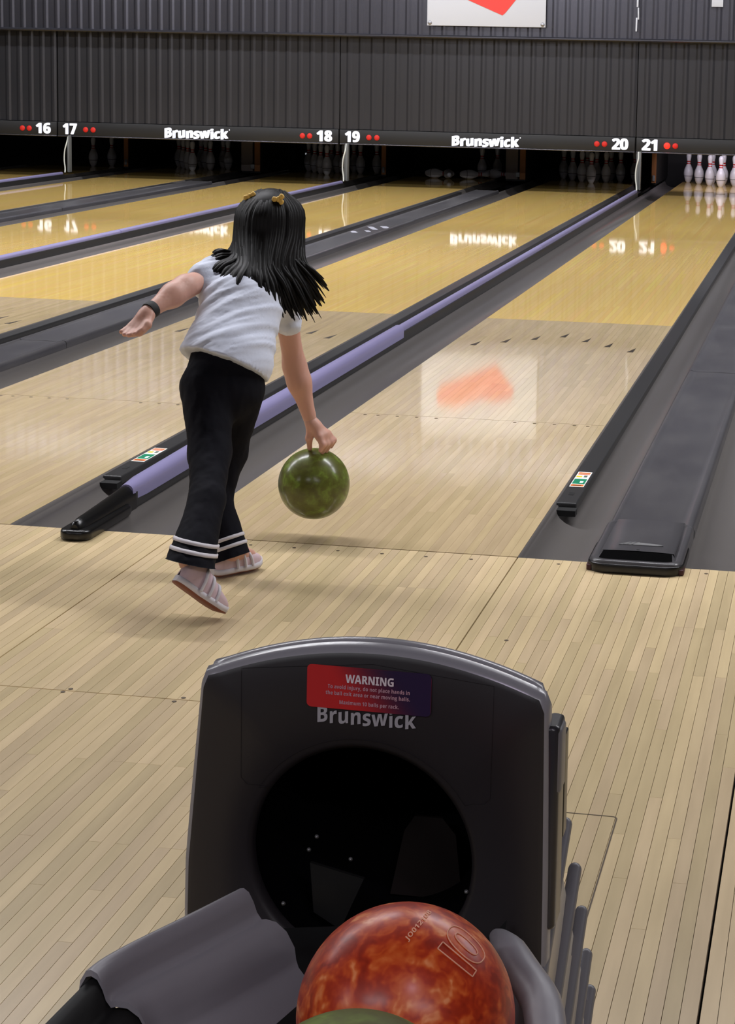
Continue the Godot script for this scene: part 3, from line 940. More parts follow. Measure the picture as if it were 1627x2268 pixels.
func hood_and_rack() -> void:
	var shell := mat(Color(0.135, 0.122, 0.132), 0.42)
	var gloss := mat(Color(0.54, 0.535, 0.555), 0.24)
	var back_grey := mat(Color(0.16, 0.155, 0.165), 0.3)
	var side_grey := mat(Color(0.44, 0.435, 0.45), 0.42)
	var t := thing("ball_return_hood", "black ball return hood with a round opening, warning sticker and white lettering", "ball return", Vector3(HX, 0, HZ))
	var hole := []
	var hole2 := []
	for k in 120:
		var a := TAU * k / 120.0
		hole.append(HC + Vector2(cos(a), sin(a)) * 0.139)
		hole2.append(HC + Vector2(cos(a), sin(a)) * 0.147)
	# face with its opening, rolled edge and crowned top
	part("face", loft([ring_row(hole, -0.02), ring_row(hole, -0.006), ring_row(hole2, 0.0), ring_row(hood_shape(-0.006), 0.0), ring_row(hood_shape(0.0), -0.003)], true), shell, t)
	part("edge_trim", loft([ring_row(hood_shape(0.0), -0.003), ring_row(hood_shape(0.005), -0.006), ring_row(hood_shape(0.0075), -0.014), ring_row(hood_shape(0.0085), -0.022)], true), gloss, t)
	var body := []
	for s in [[-0.022, 0.008], [-0.026, 0.0105], [-0.034, 0.0115], [-0.046, 0.008], [-0.07, -0.005], [-0.11, -0.030], [-0.2, -0.09], [-0.35, -0.2], [-0.5, -0.32]]:
		var row := []
		for p in hood_shape(0.0):
			var lift: float = s[1] * smoothstep(0.50, 0.70, p.y)
			row.append(Vector3(p.x * (1.0 - 0.75 * maxf(0.0, -s[0] - 0.03)), p.y + lift, s[0]))
		body.append(row)
	body.append(body[-1].map(func(q): return Vector3(0, 0.3, q.z - 0.0005)))
	part("body", loft(body, true), gloss, t)
	part("throat", loft([ring_row(hole, -0.02), ring_row(hole, -0.24), ring_row(hole.map(func(q): return HC), -0.2401)], true), mat(Color(0.03, 0.03, 0.035), 0.9, 0.0, 0.05), t)
	# matt decal around the upper half of the opening
	var dec := PackedVector2Array()
	dec.append_array([Vector2(-0.165, 0.705), Vector2(0.0, 0.722), Vector2(0.15, 0.706), Vector2(0.148, 0.565), Vector2(0.14, 0.557), Vector2(0.128, 0.557)])
	for i in 17:
		var a := lerpf(0.55, PI - 0.55, i / 16.0)
		dec.append(HC + Vector2(cos(a), sin(a)) * 0.152)
	dec.append_array([Vector2(-0.128, 0.557), Vector2(-0.157, 0.557), Vector2(-0.165, 0.565)])
	part("decal", prism(dec, 0.0008), mat(Color(0.15, 0.132, 0.142), 0.5), t, Vector3(0, 0, 0.0009))
	var ink := mat(Color(0.62, 0.61, 0.63), 0.5)
	letters("wordmark", "Brunswick", 0.123, 0.0215, ink, t, Vector3(-0.0065, 0.6545, 0.0012), 0.0006, 0.16, 0.003)
	# warning sticker
	var gi := Image.create(128, 64, false, Image.FORMAT_RGB8)
	for y in 64:
		for x in 128:
			var f := smoothstep(0.25, 0.85, x / 127.0 + 0.25 * (0.5 - y / 63.0))
			gi.set_pixel(x, y, Color(0.72, 0.12, 0.13).lerp(Color(0.13, 0.07, 0.22), f))
	var sm := mat(Color.WHITE, 0.45)
	sm.albedo_texture = ImageTexture.create_from_image(gi)
	var sp := PackedVector2Array()
	for p in outline(0.155, 0.0535, 0.006, 4): sp.append(p)
	var stm := prism(sp, 0.0008)
	var arr := stm.surface_get_arrays(0)
	var uv: PackedVector2Array = arr[Mesh.ARRAY_TEX_UV]
	for i in uv.size():
		var v: Vector3 = arr[Mesh.ARRAY_VERTEX][i]
		uv[i] = Vector2(v.x / 0.155 + 0.5, 0.5 - v.y / 0.0535)
	arr[Mesh.ARRAY_TEX_UV] = uv
	var am := ArrayMesh.new()
	am.add_surface_from_arrays(Mesh.PRIMITIVE_TRIANGLES, arr)
	var st := part("warning_sticker", am, sm, t, Vector3(-0.004, 0.6895, 0.0022))
	st.set_meta("label", "red to purple warning sticker")
	st.rotation.z = -0.012
	var wt := mat(Color(0.85, 0.8, 0.82), 0.5)
	var wt2 := mat(Color(0.72, 0.55, 0.6), 0.5)
	letters("heading", "WARNING", 0.060, 0.0105, wt, st, Vector3(0.001, 0.0125, 0.0003), 0.0004, 0.0, 0.006)
	letters("print", "To avoid injury, do not place hands in", 0.102, 0.0066, wt2, st, Vector3(0.0, 0.0005, 0.0003), 0.0003)
	letters("print", "the ball exit area or near moving balls.", 0.105, 0.0066, wt2, st, Vector3(-0.001, -0.0075, 0.0003), 0.0003)
	letters("print", "Maximum 10 balls per rack.", 0.074, 0.0066, wt2, st, Vector3(0.001, -0.0185, 0.0003), 0.0003)
	# inside the opening: flap and bolts
	part("flap", prism(PackedVector2Array([Vector2(-0.09, 0.44), Vector2(-0.02, 0.425), Vector2(-0.05, 0.355), Vector2(-0.085, 0.375)]), 0.006), mat(Color(0.10, 0.10, 0.10), 0.35), t, Vector3(0, 0, -0.05))
	part("ramp", prism(PackedVector2Array([Vector2(-0.02, 0.34), Vector2(-0.002, 0.43), Vector2(0.012, 0.452), Vector2(0.05, 0.452), Vector2(0.068, 0.43), Vector2(0.078, 0.34)]), 0.006), mat(Color(0.10, 0.07, 0.065), 0.5), t, Vector3(0, 0, -0.2))
	for q in [[-0.076, 0.484, -0.03], [-0.086, 0.466, -0.03], [-0.036, 0.452, -0.045], [-0.110, 0.406, 0.0], [0.120, 0.442, -0.004]]:
		part("bolt", lathe([[0.003, 0.0], [0.0022, 0.002], [0.0005, 0.003]], 8), mat(Color(0.4, 0.4, 0.4), 0.4, 0.6), t, Vector3(q[0], q[1], q[2])).rotation.x = PI / 2
	# right flank: control strip and fluted skirt
	var cs := part("side_panel", rbox(0.058, 0.258, 0.022, 0.010, 0.005), mat(Color(0.17, 0.165, 0.18), 0.28), t, Vector3(0.218, 0.528, -0.038))
	cs.rotation.y = PI / 2
	var cg := part("side_cover", rbox(0.050, 0.085, 0.026, 0.011, 0.006), side_grey, t, Vector3(0.2185, 0.612, -0.036))
	cg.rotation.y = PI / 2
	part("side_latch", rbox(0.010, 0.135, 0.03, 0.003, 0.002), M.black, t, Vector3(0.221, 0.553, -0.105))
	part("skirt", loft(skirt_rows(), false, false), mat(Color(0.72, 0.68, 0.62), 0.3), t)
	for q in [[0.465, -0.185], [0.354, -0.301], [0.252, -0.391], [0.155, -0.461], [0.07, -0.52]]:
		var a := Vector3(0.2155, q[0], q[1])
		part("flute", capsule_between(a, a + Vector3(-0.004, -0.24, 0.36), 0.0095), side_grey, t)
	rack()

func skirt_rows() -> Array:
	var rows := []
	for z in [-0.6, -0.4, -0.2, -0.1, -0.04]:
		var row := []
		for p in [[0.202, 0.50], [0.210, 0.40], [0.212, 0.28], [0.214, 0.1], [0.215, 0.0]]: row.append(Vector3(p[0], minf(p[1], 0.62 + z * 1.1), z))
		rows.append(row)
	return rows

func rack() -> void:
	var grey := mat(Color(0.54, 0.53, 0.55), 0.5)
	grey.roughness_texture = noise_tex(0.05, Color(0.8, 0.8, 0.8), Color(1, 1, 1), 21, 256)
	var t := thing("ball_rack", "grey moulded ball rack in front of the ball return hood", "ball rack", Vector3(HX, 0, 3.9))
	var o := -t.position
	# left trough wall: ridge, groove, hump, groove, flat
	var base := smooth_path([Vector3(0.778, 0, 3.470), Vector3(0.742, 0, 3.55), Vector3(0.708, 0, 3.622), Vector3(0.690, 0, 3.668), Vector3(0.684, 0, 3.698)], 14)
	var prof := [[-0.016, 0.466, 0.0], [-0.013, 0.486, 0.0], [-0.006, 0.498, 0.0], [0.0, 0.5, 0.0], [0.006, 0.496, -0.002], [0.0095, 0.484, -0.006], [0.0115, 0.470, -0.010], [0.015, 0.461, -0.014], [0.020, 0.462, -0.016], [0.030, 0.459, -0.022], [0.039, 0.447, -0.030], [0.0445, 0.426, -0.038], [0.0455, 0.410, -0.040], [0.049, 0.402, -0.040], [0.07, 0.398, -0.03], [0.10, 0.390, -0.02], [0.13, 0.382, -0.01]]
	var rows := []
	var rows_in := []
	for i in base.size():
		var d: Vector3 = (base[mini(i + 1, base.size() - 1)] - base[maxi(i - 1, 0)]).normalized()
		var side := Vector3(d.z, 0, -d.x)
		var row := []
		var row2 := []
		for p in prof:
			var q: Vector3 = base[i] + side * p[0] + d * p[2]
			row.append(Vector3(q.x, p[1], q.z) + o)
			row2.append(Vector3(q.x, p[1] - 0.007, q.z) + o)
		rows.append(row)
		rows_in.append(row2)
	var last := base.size() - 1
	part("trough_wall", join([loft(rows), loft(rows_in), loft([rows[last], rows_in[last]]), loft([rows[0], rows_in[0]])]), grey, t)
	# right trough wall
	var rb := smooth_path([Vector3(1.078, 0.482, 3.492), Vector3(1.098, 0.490, 3.535), Vector3(1.128, 0.492, 3.60), Vector3(1.156, 0.488, 3.66), Vector3(1.170, 0.470, 3.74), Vector3(1.172, 0.45, 3.85)], 16)
	for i in rb.size(): rb[i] += o
	part("trough_wall", tube(rb, [0.009, 0.0185, 0.021, 0.022, 0.022], 14), grey, t)
	var rw := []
	for i in rb.size():
		rw.append([rb[i] + Vector3(0.0, -0.004, 0), rb[i] + Vector3(-0.002, -0.05, 0.0), rb[i] + Vector3(-0.012, -0.1, 0.0), rb[i] + Vector3(-0.05, -0.13, 0)])
	part("trough_side", loft(rw), grey, t)
	# black tray under the balls and the outer cover left of the cut edge
	var tray := []
	for z in [[3.315, 1.06], [3.5, 1.08], [3.66, 1.13], [3.8, 1.16], [4.3, 1.18]]:
		var row := []
		for p in [[0.70, 0.36], [0.76, 0.378], [0.86, 0.392], [0.93, 0.388], [1.0, 0.40], [1.03, 0.392], [1.045, 0.40], [z[1], 0.42]]: row.append(Vector3(p[0], p[1], z[0]) + o)
		tray.append(row)
	part("tray", loft(tray), M.dull_black, t)
	part("pedestal", rbox(0.36, 0.36, 0.8, 0.05, 0.01), M.dull_black, t, Vector3(0.92, 0.18, 3.78) + o)
	var oc := []
	for k in [-0.012, 0.1, 0.3, 0.55]:
		var row := [rows[last][0] + Vector3(-0.012 - 0.07 * k, -0.20, k), rows[last][0] + Vector3(-0.006 - 0.07 * k, -0.03, k)]
		for p in rows[last]: row.append(p + Vector3(-0.07 * k, -0.013, k))
		oc.append(row)
	part("outer_cover", loft(oc), M.dull_black, t)
	# balls on the rack
	var om := mat(Color.WHITE, 0.42, 0.0, 0.35)
	om.albedo_texture = ball_texture([Color(0.56, 0.14, 0.05), Color(0.68, 0.20, 0.07), Color(0.76, 0.29, 0.10), Color(0.81, 0.37, 0.16), Color(0.90, 0.56, 0.36)], 4, 0.9)
	om.clearcoat_enabled = true
	om.clearcoat = 0.3
	om.clearcoat_roughness = 0.25
	var oc2 := Vector3(1.031, 0.512, 3.746)
	var ob := thing("bowling_ball", "orange marbled bowling ball engraved with the number 10 on the rack", "bowling ball", oc2, "bowling balls")
	part("shell", ball_mesh(0.108), om, ob).rotation = Vector3(0.4, 2.1, 0.2)
	engrave(ob, oc2)
	var gm: StandardMaterial3D = green_material().duplicate()   # a duller, more worn ball
	gm.clearcoat = 0.15
	gm.clearcoat_roughness = 0.5
	gm.roughness = 0.6
	var gb := thing("bowling_ball", "green bowling ball on the rack, its top just showing at the bottom edge", "bowling ball", Vector3(1.034, 0.509, 3.966), "bowling balls")
	part("shell", ball_mesh(0.108), gm, gb)

func green_material() -> StandardMaterial3D:
	if M.has("green"): return M.green
	var gm := mat(Color.WHITE, 0.45, 0.0, 0.25)
	gm.albedo_texture = ball_texture([Color(0.32, 0.32, 0.13), Color(0.345, 0.355, 0.14), Color(0.36, 0.385, 0.15), Color(0.385, 0.425, 0.165), Color(0.44, 0.52, 0.20)], 11, 0.5)
	gm.clearcoat_enabled = true
	gm.clearcoat = 0.6
	gm.clearcoat_roughness = 0.22
	M.green = gm
	return gm

func engrave(ball: Node3D, at: Vector3) -> void:   # outlined 10 and a serial number, lying on the sphere
	var ink := mat(Color(0.88, 0.62, 0.50), 0.6)
	var back := (Vector3(1.41558, 1.44616, 5.50786) - at).normalized()
	var right := Vector3(0.985, 0.021, -0.174)
	right = (right - back * right.dot(back)).normalized()
	var up := back.cross(right)
	var r := 0.1083
	var on := func(p: Vector2) -> Vector3:   # p: offset from the ball's middle as seen, in ball radii
		var z := sqrt(maxf(0.0, 1.0 - p.length_squared()))
		return (right * p.x + up * p.y + back * z) * r
	# pixel offsets from the middle of the ball (899, 2248), radius 242
	var px := func(u: float, v: float) -> Vector2: return Vector2((u - 899.0) / 242.0, (2248.0 - v) / 242.0)
	var loops := []
	var bar := []
	var cs := [px.call(965, 2113), px.call(976, 2099), px.call(1049, 2157), px.call(1040, 2170)]
	for i in 5:
		var a: Vector2 = cs[i % 4]
		var b: Vector2 = cs[(i + 1) % 4]
		if i == 4: break
		for k in 8: bar.append(a.lerp(b, k / 8.0))
	bar.append(bar[0])
	loops.append(bar)
	for el in [[Vector2(1027, 2103), 49.0, 22.0], [Vector2(1028, 2102), 31.0, 8.5]]:
		var l := []
		for k in 41:
			var a := TAU * k / 40.0
			var d := Vector2(signf(cos(a)) * pow(absf(cos(a)), 0.8) * el[1], signf(sin(a)) * pow(absf(sin(a)), 0.8) * el[2]).rotated(0.735)
			l.append(px.call(el[0].x + d.x, el[0].y + d.y))
		loops.append(l)
	var ms := []
	for l in loops:
		var path := []
		for p in l: path.append(on.call(p))
		ms.append(tube(path, [0.0007, 0.0007], 6))
	part("number", join(ms), ink, ball)
	var sf := SystemFont.new()
	sf.font_names = PackedStringArray(["Droid Sans"])
	sf.font_weight = 700
	var tm := TextMesh.new()
	tm.font = sf
	tm.text = "JO012108"
	tm.font_size = 48
	tm.pixel_size = 0.01
	tm.depth = 0.02
	tm.curve_step = 1.0
	var arr := tm.surface_get_arrays(0)
	var V: PackedVector3Array = arr[Mesh.ARRAY_VERTEX]
	var bb := tm.get_aabb()
	var a0: Vector2 = px.call(898, 2096)
	var a1: Vector2 = px.call(950, 2032)
	var st := SurfaceTool.new()
	st.begin(Mesh.PRIMITIVE_TRIANGLES)
	st.set_smooth_group(-1)
	var I: PackedInt32Array = arr[Mesh.ARRAY_INDEX] if arr[Mesh.ARRAY_INDEX] != null else PackedInt32Array(range(V.size()))
	for i in I:
		var v := V[i]
		var f := (v.x - bb.position.x) / bb.size.x
		var g := (v.y - bb.get_center().y) / bb.size.y
		var dirv := (a1 - a0).normalized()
		var p := a0.lerp(a1, f) + Vector2(-dirv.y, dirv.x) * g * 0.055
		st.add_vertex(on.call(p) * (1.0 + 0.004 * (v.z / 0.02)))
	st.generate_normals()
	part("serial_number", st.commit(), ink, ball)

# ---------------------------------------------------------------- the girl
func girl() -> void:
	var base := Vector3(-0.2, 0, 0.5)
	var t := thing("person", "girl in white t-shirt and dark striped trousers leaning forward with a green ball", "person", base)
	var o := -base
	var skin := mat(Color(0.79, 0.60, 0.53), 0.5)
	skin.subsurf_scatter_enabled = true
	skin.subsurf_scatter_strength = 0.08
	var across := Vector3(0.97, 0.0, -0.24)
	var lean := Vector3(0.05, 0.67, -0.74).normalized()
	var deep := across.cross(lean).normalized()
	var hipL := Vector3(-0.296, 0.535, 0.41)
	var hipR := Vector3(-0.213, 0.525, 0.37)
	var kneeL := Vector3(-0.242, 0.373, 0.53)
	var midL := Vector3(-0.200, 0.277, 0.68)
	var kneeR := Vector3(-0.255, 0.339, 0.33)
	var midR := Vector3(-0.275, 0.211, 0.38)
	var ankL := Vector3(-0.189, 0.156, 0.835)
	var ankR := Vector3(-0.225, 0.078, 0.415)
	var waist := Vector3(-0.256, 0.60, 0.345)
	var chest := Vector3(-0.258, 0.745, 0.19)
	var neck := Vector3(-0.237, 0.85, 0.07)
	var head := Vector3(-0.232, 0.965, -0.005)
	var shL := Vector3(-0.362, 0.815, 0.125)
	var shR := Vector3(-0.185, 0.765, 0.03)
	var elL := Vector3(-0.404, 0.797, 0.26)
	var wrL := Vector3(-0.464, 0.739, 0.40)
	var elR := Vector3(-0.161, 0.537, -0.02)
	var wrR := Vector3(-0.112, 0.372, -0.025)
	# body: one continuous skin
	var bones := [[waist, chest, 0.085, 0.09, deep, 0.7], [chest, neck, 0.085, 0.045], [waist, (hipL + hipR) / 2, 0.09, 0.09, deep, 0.8],
		[shL, shR, 0.042, 0.042], [neck, head, 0.034, 0.038], [head + Vector3(0, 0.015, 0.012), head + Vector3(0, -0.005, -0.012), 0.080, 0.076], [head + Vector3(0, -0.03, -0.02), head + Vector3(0, -0.06, -0.045), 0.055, 0.036],
		[head + Vector3(0, -0.012, -0.085), head + Vector3(0, -0.025, -0.097), 0.008, 0.011], [head + Vector3(-0.083, -0.012, 0.0), head + Vector3(-0.088, -0.032, -0.004), 0.012, 0.009], [head + Vector3(0.083, -0.012, 0.0), head + Vector3(0.088, -0.032, -0.004), 0.012, 0.009],
		[hipL, kneeL, 0.06, 0.042], [kneeL, midL, 0.042, 0.036], [midL, ankL, 0.036, 0.028], [hipR, kneeR, 0.06, 0.042], [kneeR, midR, 0.042, 0.035], [midR, ankR, 0.035, 0.028], [ankL, Vector3(-0.15, 0.06, 0.80), 0.028, 0.024], [ankR, Vector3(-0.19, 0.04, 0.34), 0.028, 0.024],
		[shL, elL, 0.036, 0.029], [elL, elL.lerp(wrL, 0.35), 0.029, 0.030], [elL.lerp(wrL, 0.35), wrL, 0.030, 0.020],
		[shR, elR, 0.037, 0.030], [elR, elR.lerp(wrR, 0.3), 0.030, 0.031], [elR.lerp(wrR, 0.3), wrR, 0.031, 0.020]]
	var main := flesh(bones, 0.009, 90.0)
	# right hand, fingers closing on the top of the ball
	var hb := []
	var pk := Vector3(-0.080, 0.329, -0.030)
	hb.append([wrR, wrR.lerp(pk, 0.4), 0.019, 0.019])
	hb.append([wrR.lerp(pk, 0.35), pk + Vector3(0.012, 0.0, -0.02), 0.016, 0.013])
	hb.append([wrR.lerp(pk, 0.35), pk + Vector3(0.010, 0.002, 0.0), 0.016, 0.013])
	hb.append([wrR.lerp(pk, 0.35), pk + Vector3(0.0, -0.002, 0.018), 0.016, 0.012])
	var tips := [[Vector3(0.014, 0.0, -0.026), Vector3(0.030, -0.020, -0.032), Vector3(0.022, -0.040, -0.034)], [Vector3(0.013, 0.002, -0.009), Vector3(0.026, -0.022, -0.012), Vector3(0.012, -0.052, -0.016)], [Vector3(0.008, 0.001, 0.008), Vector3(0.018, -0.024, 0.007), Vector3(0.004, -0.053, 0.0)], [Vector3(0.0, -0.002, 0.022), Vector3(0.012, -0.024, 0.026), Vector3(0.006, -0.042, 0.026)]]
	for f in tips:
		hb.append([pk + f[0], pk + f[1], 0.0088, 0.0080])
		hb.append([pk + f[1], pk + f[2], 0.0080, 0.0068])
	hb.append([wrR.lerp(pk, 0.3) + Vector3(-0.008, 0, 0.008), pk + Vector3(-0.034, -0.010, 0.012), 0.012, 0.0095])
	hb.append([pk + Vector3(-0.034, -0.010, 0.012), pk + Vector3(-0.036, -0.044, -0.004), 0.0095, 0.0075])
	var hand_r := flesh(hb, 0.0032, 260.0)
	# left hand, relaxed and trailing behind
	var hl := []
	var d := Vector3(-0.36, -0.74, 0.57).normalized()
	var wd := Vector3(0.80, -0.10, 0.38)
	wd = (wd - d * wd.dot(d)).normalized()
	var nl := d.cross(wd)
	hl.append([wrL, wrL + d * 0.02, 0.020, 0.019])
	var lens := [0.036, 0.042, 0.040, 0.030]
	for k in 4:
		var kn: Vector3 = wrL + d * 0.056 + wd * (k - 1.5) * 0.0145
		hl.append([wrL + d * 0.012 + wd * (k - 1.5) * 0.007, kn, 0.0145, 0.0105])
		var m1: Vector3 = kn + d * lens[k] * 0.55 + nl * 0.006 + wd * (k - 1.5) * 0.002
		hl.append([kn, m1, 0.0086, 0.0078])
		hl.append([m1, m1 + d * lens[k] * 0.40 + nl * 0.012, 0.0078, 0.0062])
	hl.append([wrL + d * 0.012 + wd * 0.012, wrL + d * 0.042 + wd * 0.034 + nl * 0.006, 0.012, 0.0095])
	hl.append([wrL + d * 0.042 + wd * 0.034 + nl * 0.006, wrL + d * 0.066 + wd * 0.036 + nl * 0.014, 0.0095, 0.0072])
	var hand_l := flesh(hl, 0.0032, 260.0)
	part("body", join([main, hand_r, hand_l]), skin, t, o)
	# eyes on the far side of the face
	for s in [-1, 1]: part("eye", ball_mesh(0.011), mat(Color(0.9, 0.9, 0.9), 0.2), t, head + Vector3(s * 0.030, 0.0, -0.077) + o)
	# wristband
	var bd := (wrL - elL).normalized()
	part("wristband", tube([wrL - bd * 0.022, wrL - bd * 0.018, wrL - bd * 0.004, wrL], [0.0245, 0.0255, 0.0245], 16), M.dull_black, t, o)
	# shirt
	var hem := Vector3(-0.251, 0.598, 0.378)
	var hemn := Vector3(-0.24, -0.85, 0.47).normalized()
	var sh := [[waist - lean * 0.14, waist, 0.129, 0.126, deep, 0.80], [waist, chest, 0.126, 0.114, deep, 0.78], [chest, neck + Vector3(0, -0.01, 0.01), 0.110, 0.052, deep, 0.8], [shL, shR, 0.051, 0.050],
		[shL, shL.lerp(elL, 0.42), 0.053, 0.049], [shR, shR.lerp(elR, 0.40), 0.048, 0.044], [chest.lerp(shR, 0.5), shR.lerp(elR, 0.10), 0.06, 0.046]]
	var ns := FastNoiseLite.new()
	ns.seed = 31
	ns.frequency = 1.0
	var fold := func(p: Vector3, _n: Vector3) -> float:
		var u := (p.x * 0.55 - p.y * 0.75 + p.z * 0.35)
		var v := (p.x * 0.8 + p.y * 0.5)
		return 0.0075 * ns.get_noise_2d(u * 19.0, v * 4.0) + 0.0016 * ns.get_noise_2d(u * 52.0 + 40.0, v * 9.0)
	var cutL := [elL - shL, shL.lerp(elL, 0.40)]
	var shirt_mat := mat(Color(0.80, 0.82, 0.88), 0.75)
	shirt_mat.rim_enabled = true
	shirt_mat.rim = 0.2
	var shirt := flesh(sh, 0.0065, 100.0, [[hemn, hem]])
	part("shirt", wrinkle(shirt, fold), shirt_mat, t, o)
	# trousers
	var navy := mat(Color(0.060, 0.060, 0.088), 0.85, 0.0, 0.25)
	var dL := (ankL - midL).normalized()
	var dR := (ankR - midR).normalized()
	var nL := Vector3(-0.16, -1.0, 0.25).normalized()   # the planes of the two hems
	var nR := Vector3(0.40, -1.0, 0.15).normalized()
	var tr := [[waist + lean * 0.02, (hipL + hipR) / 2, 0.104, 0.104, deep, 0.8], [hipL + Vector3(0.008, 0, 0), kneeL, 0.076, 0.056], [hipR, kneeR, 0.074, 0.052],
		[kneeL, midL, 0.056, 0.046], [midL, ankL + dL * 0.04, 0.046, 0.066], [kneeR, midR, 0.052, 0.043], [midR, ankR + dR * 0.045, 0.043, 0.057]]
	var crease := func(p: Vector3, _n: Vector3) -> float:
		return 0.0035 * ns.get_noise_3d(p.x * 26.0, p.y * 9.0, p.z * 20.0)
	var pants := flesh(tr, 0.007, 120.0)
	pants = cut_ends(pants, [[ankL + dL * 0.010, nL, 0.12], [ankR + dR * 0.026, nR, 0.115]])
	part("trousers", wrinkle(pants, crease), navy, t, o)
	var tape := mat(Color(0.80, 0.78, 0.80), 0.8)
	for q in [[ankL, dL, nL, 0.0655, 0.046, (ankL - midL).length() + 0.04], [ankR + dR * 0.014, dR, nR, 0.0565, 0.043, (ankR - midR).length() + 0.045]]:
		for s in [0.030, 0.053]:
			var rows := []
			for w in [[-0.0055, -0.001], [-0.0045, 0.0035], [0.0045, 0.0035], [0.0055, -0.001]]:
				var row := []
				var u: Vector3 = q[1].cross(Vector3(0, 0, 1)).normalized()
				var v: Vector3 = q[1].cross(u)
				for j in 32:
					var dirv: Vector3 = u * cos(TAU * j / 32.0) + v * sin(TAU * j / 32.0)
					var p: Vector3 = q[0]
					for it in 3:   # slide along the leg until the point lies in the stripe's plane
						var along: float = (p - q[0]).dot(q[1])
						var rr: float = lerpf(q[3], q[4], clampf((0.035 - along) / q[5], 0.0, 1.0)) + w[1]
						p = q[0] + q[1] * along + dirv * rr
						p += q[1] * (((q[0] + q[1] * 0.010 - q[2] * (s + w[0])) - p).dot(q[2]) / q[1].dot(q[2]))
					row.append(p)
				rows.append(row)
			part("hem_stripe", loft(rows, true), tape, t, o)
	# shoes
	shoe(t, o, Vector3(-0.219, 0.112, 0.888), Vector3(-0.108, 0.010, 0.822), Vector3(0.66, 0.40, -0.68), 0.036)
	shoe(t, o, Vector3(-0.262, 0.011, 0.455), Vector3(-0.166, 0.011, 0.305), Vector3.UP, 0.034)
	hair(t, o, head)
	var gb := thing("bowling_ball", "green bowling ball held in the girl's right hand above the lane", "bowling ball", Vector3(-0.108, 0.173, -0.056), "bowling balls")
	part("shell", ball_mesh(0.108), green_material(), gb)

func cut_ends(m: ArrayMesh, cuts: Array) -> ArrayMesh:   # flatten what sticks out past a hem, within reach of it
	var arr := m.surface_get_arrays(0)
	var V: PackedVector3Array = arr[Mesh.ARRAY_VERTEX]
	for i in V.size():
		for c in cuts:
			var q: Vector3 = V[i] - c[0]
			var h := q.dot(c[1])
			if h > 0.0 and q.length() < c[2]: V[i] -= c[1] * h
	arr[Mesh.ARRAY_VERTEX] = V
	var o := ArrayMesh.new()
	o.add_surface_from_arrays(Mesh.PRIMITIVE_TRIANGLES, arr)
	return o

func shoe(t: Node3D, o: Vector3, heel: Vector3, toe: Vector3, up: Vector3, w: float) -> void:
	var f := (toe - heel).normalized()
	up = (up - f * up.dot(f)).normalized()
	var s := f.cross(up)
	var L := heel.distance_to(toe)
	var pink := mat(Color(0.78, 0.68, 0.70), 0.65)
	var white := mat(Color(0.80, 0.78, 0.80), 0.6)
	var brown := mat(Color(0.50, 0.28, 0.20), 0.7)
	var at := func(x: float, y: float, z: float) -> Vector3: return heel + f * x * L + up * y + s * z
	# half widths along the foot
	var ws := [[0.0, 0.35], [0.03, 0.66], [0.10, 0.84], [0.25, 0.86], [0.42, 0.80], [0.6, 0.95], [0.74, 1.0], [0.87, 0.86], [0.95, 0.6], [1.0, 0.25]]
	var sole := []
	var under := []
	for k in ws:
		var row := []
		var hw: float = k[1] * w
		for p in [[-1.0, 0.0], [-1.04, 0.006], [-1.0, 0.015], [-0.6, 0.017], [0.6, 0.017], [1.0, 0.015], [1.04, 0.006], [1.0, 0.0]]: row.append(at.call(k[0], p[1] + 0.004 * absf(k[0] - 0.5) + (0.006 * maxf(0, k[0] - 0.85) / 0.15), p[0] * hw))
		sole.append(row)
		var ur := []
		for p in [[-0.97, 0.0005], [-0.9, -0.003], [0.9, -0.003], [0.97, 0.0005]]: ur.append(at.call(k[0], p[1] + 0.004 * absf(k[0] - 0.5) + (0.006 * maxf(0, k[0] - 0.85) / 0.15), p[0] * hw))
		under.append(ur)
	var root := part("shoe", loft(sole, true, true), white, t, o)
	part("outsole", loft(under, true, true), brown, root)
	var upper := []
	var hs := [0.034, 0.064, 0.074, 0.074, 0.062, 0.048, 0.037, 0.029, 0.022, 0.014]
	for i in ws.size():
		var row := []
		var hw: float = ws[i][1] * w * 0.95
		for j in 11:
			var a := PI * j / 10.0
			row.append(at.call(ws[i][0] * 0.98 + 0.01, 0.012 + hs[i] * pow(sin(a), 0.7), cos(a) * hw))
		upper.append(row)
	part("upper", loft(upper, false, true), pink, root)
	for q in [[0.40, 0.060], [0.56, 0.051], [0.70, 0.041]]:
		var path := []
		for j in 13:
			var a := PI * j / 12.0
			path.append(at.call(q[0] - 0.05 * sin(a), 0.012 + (q[1] + 0.0025) * pow(sin(a), 0.7), cos(a) * w * 0.93))
		part("strap", tube(path, [0.0048, 0.0048], 6), white, root)

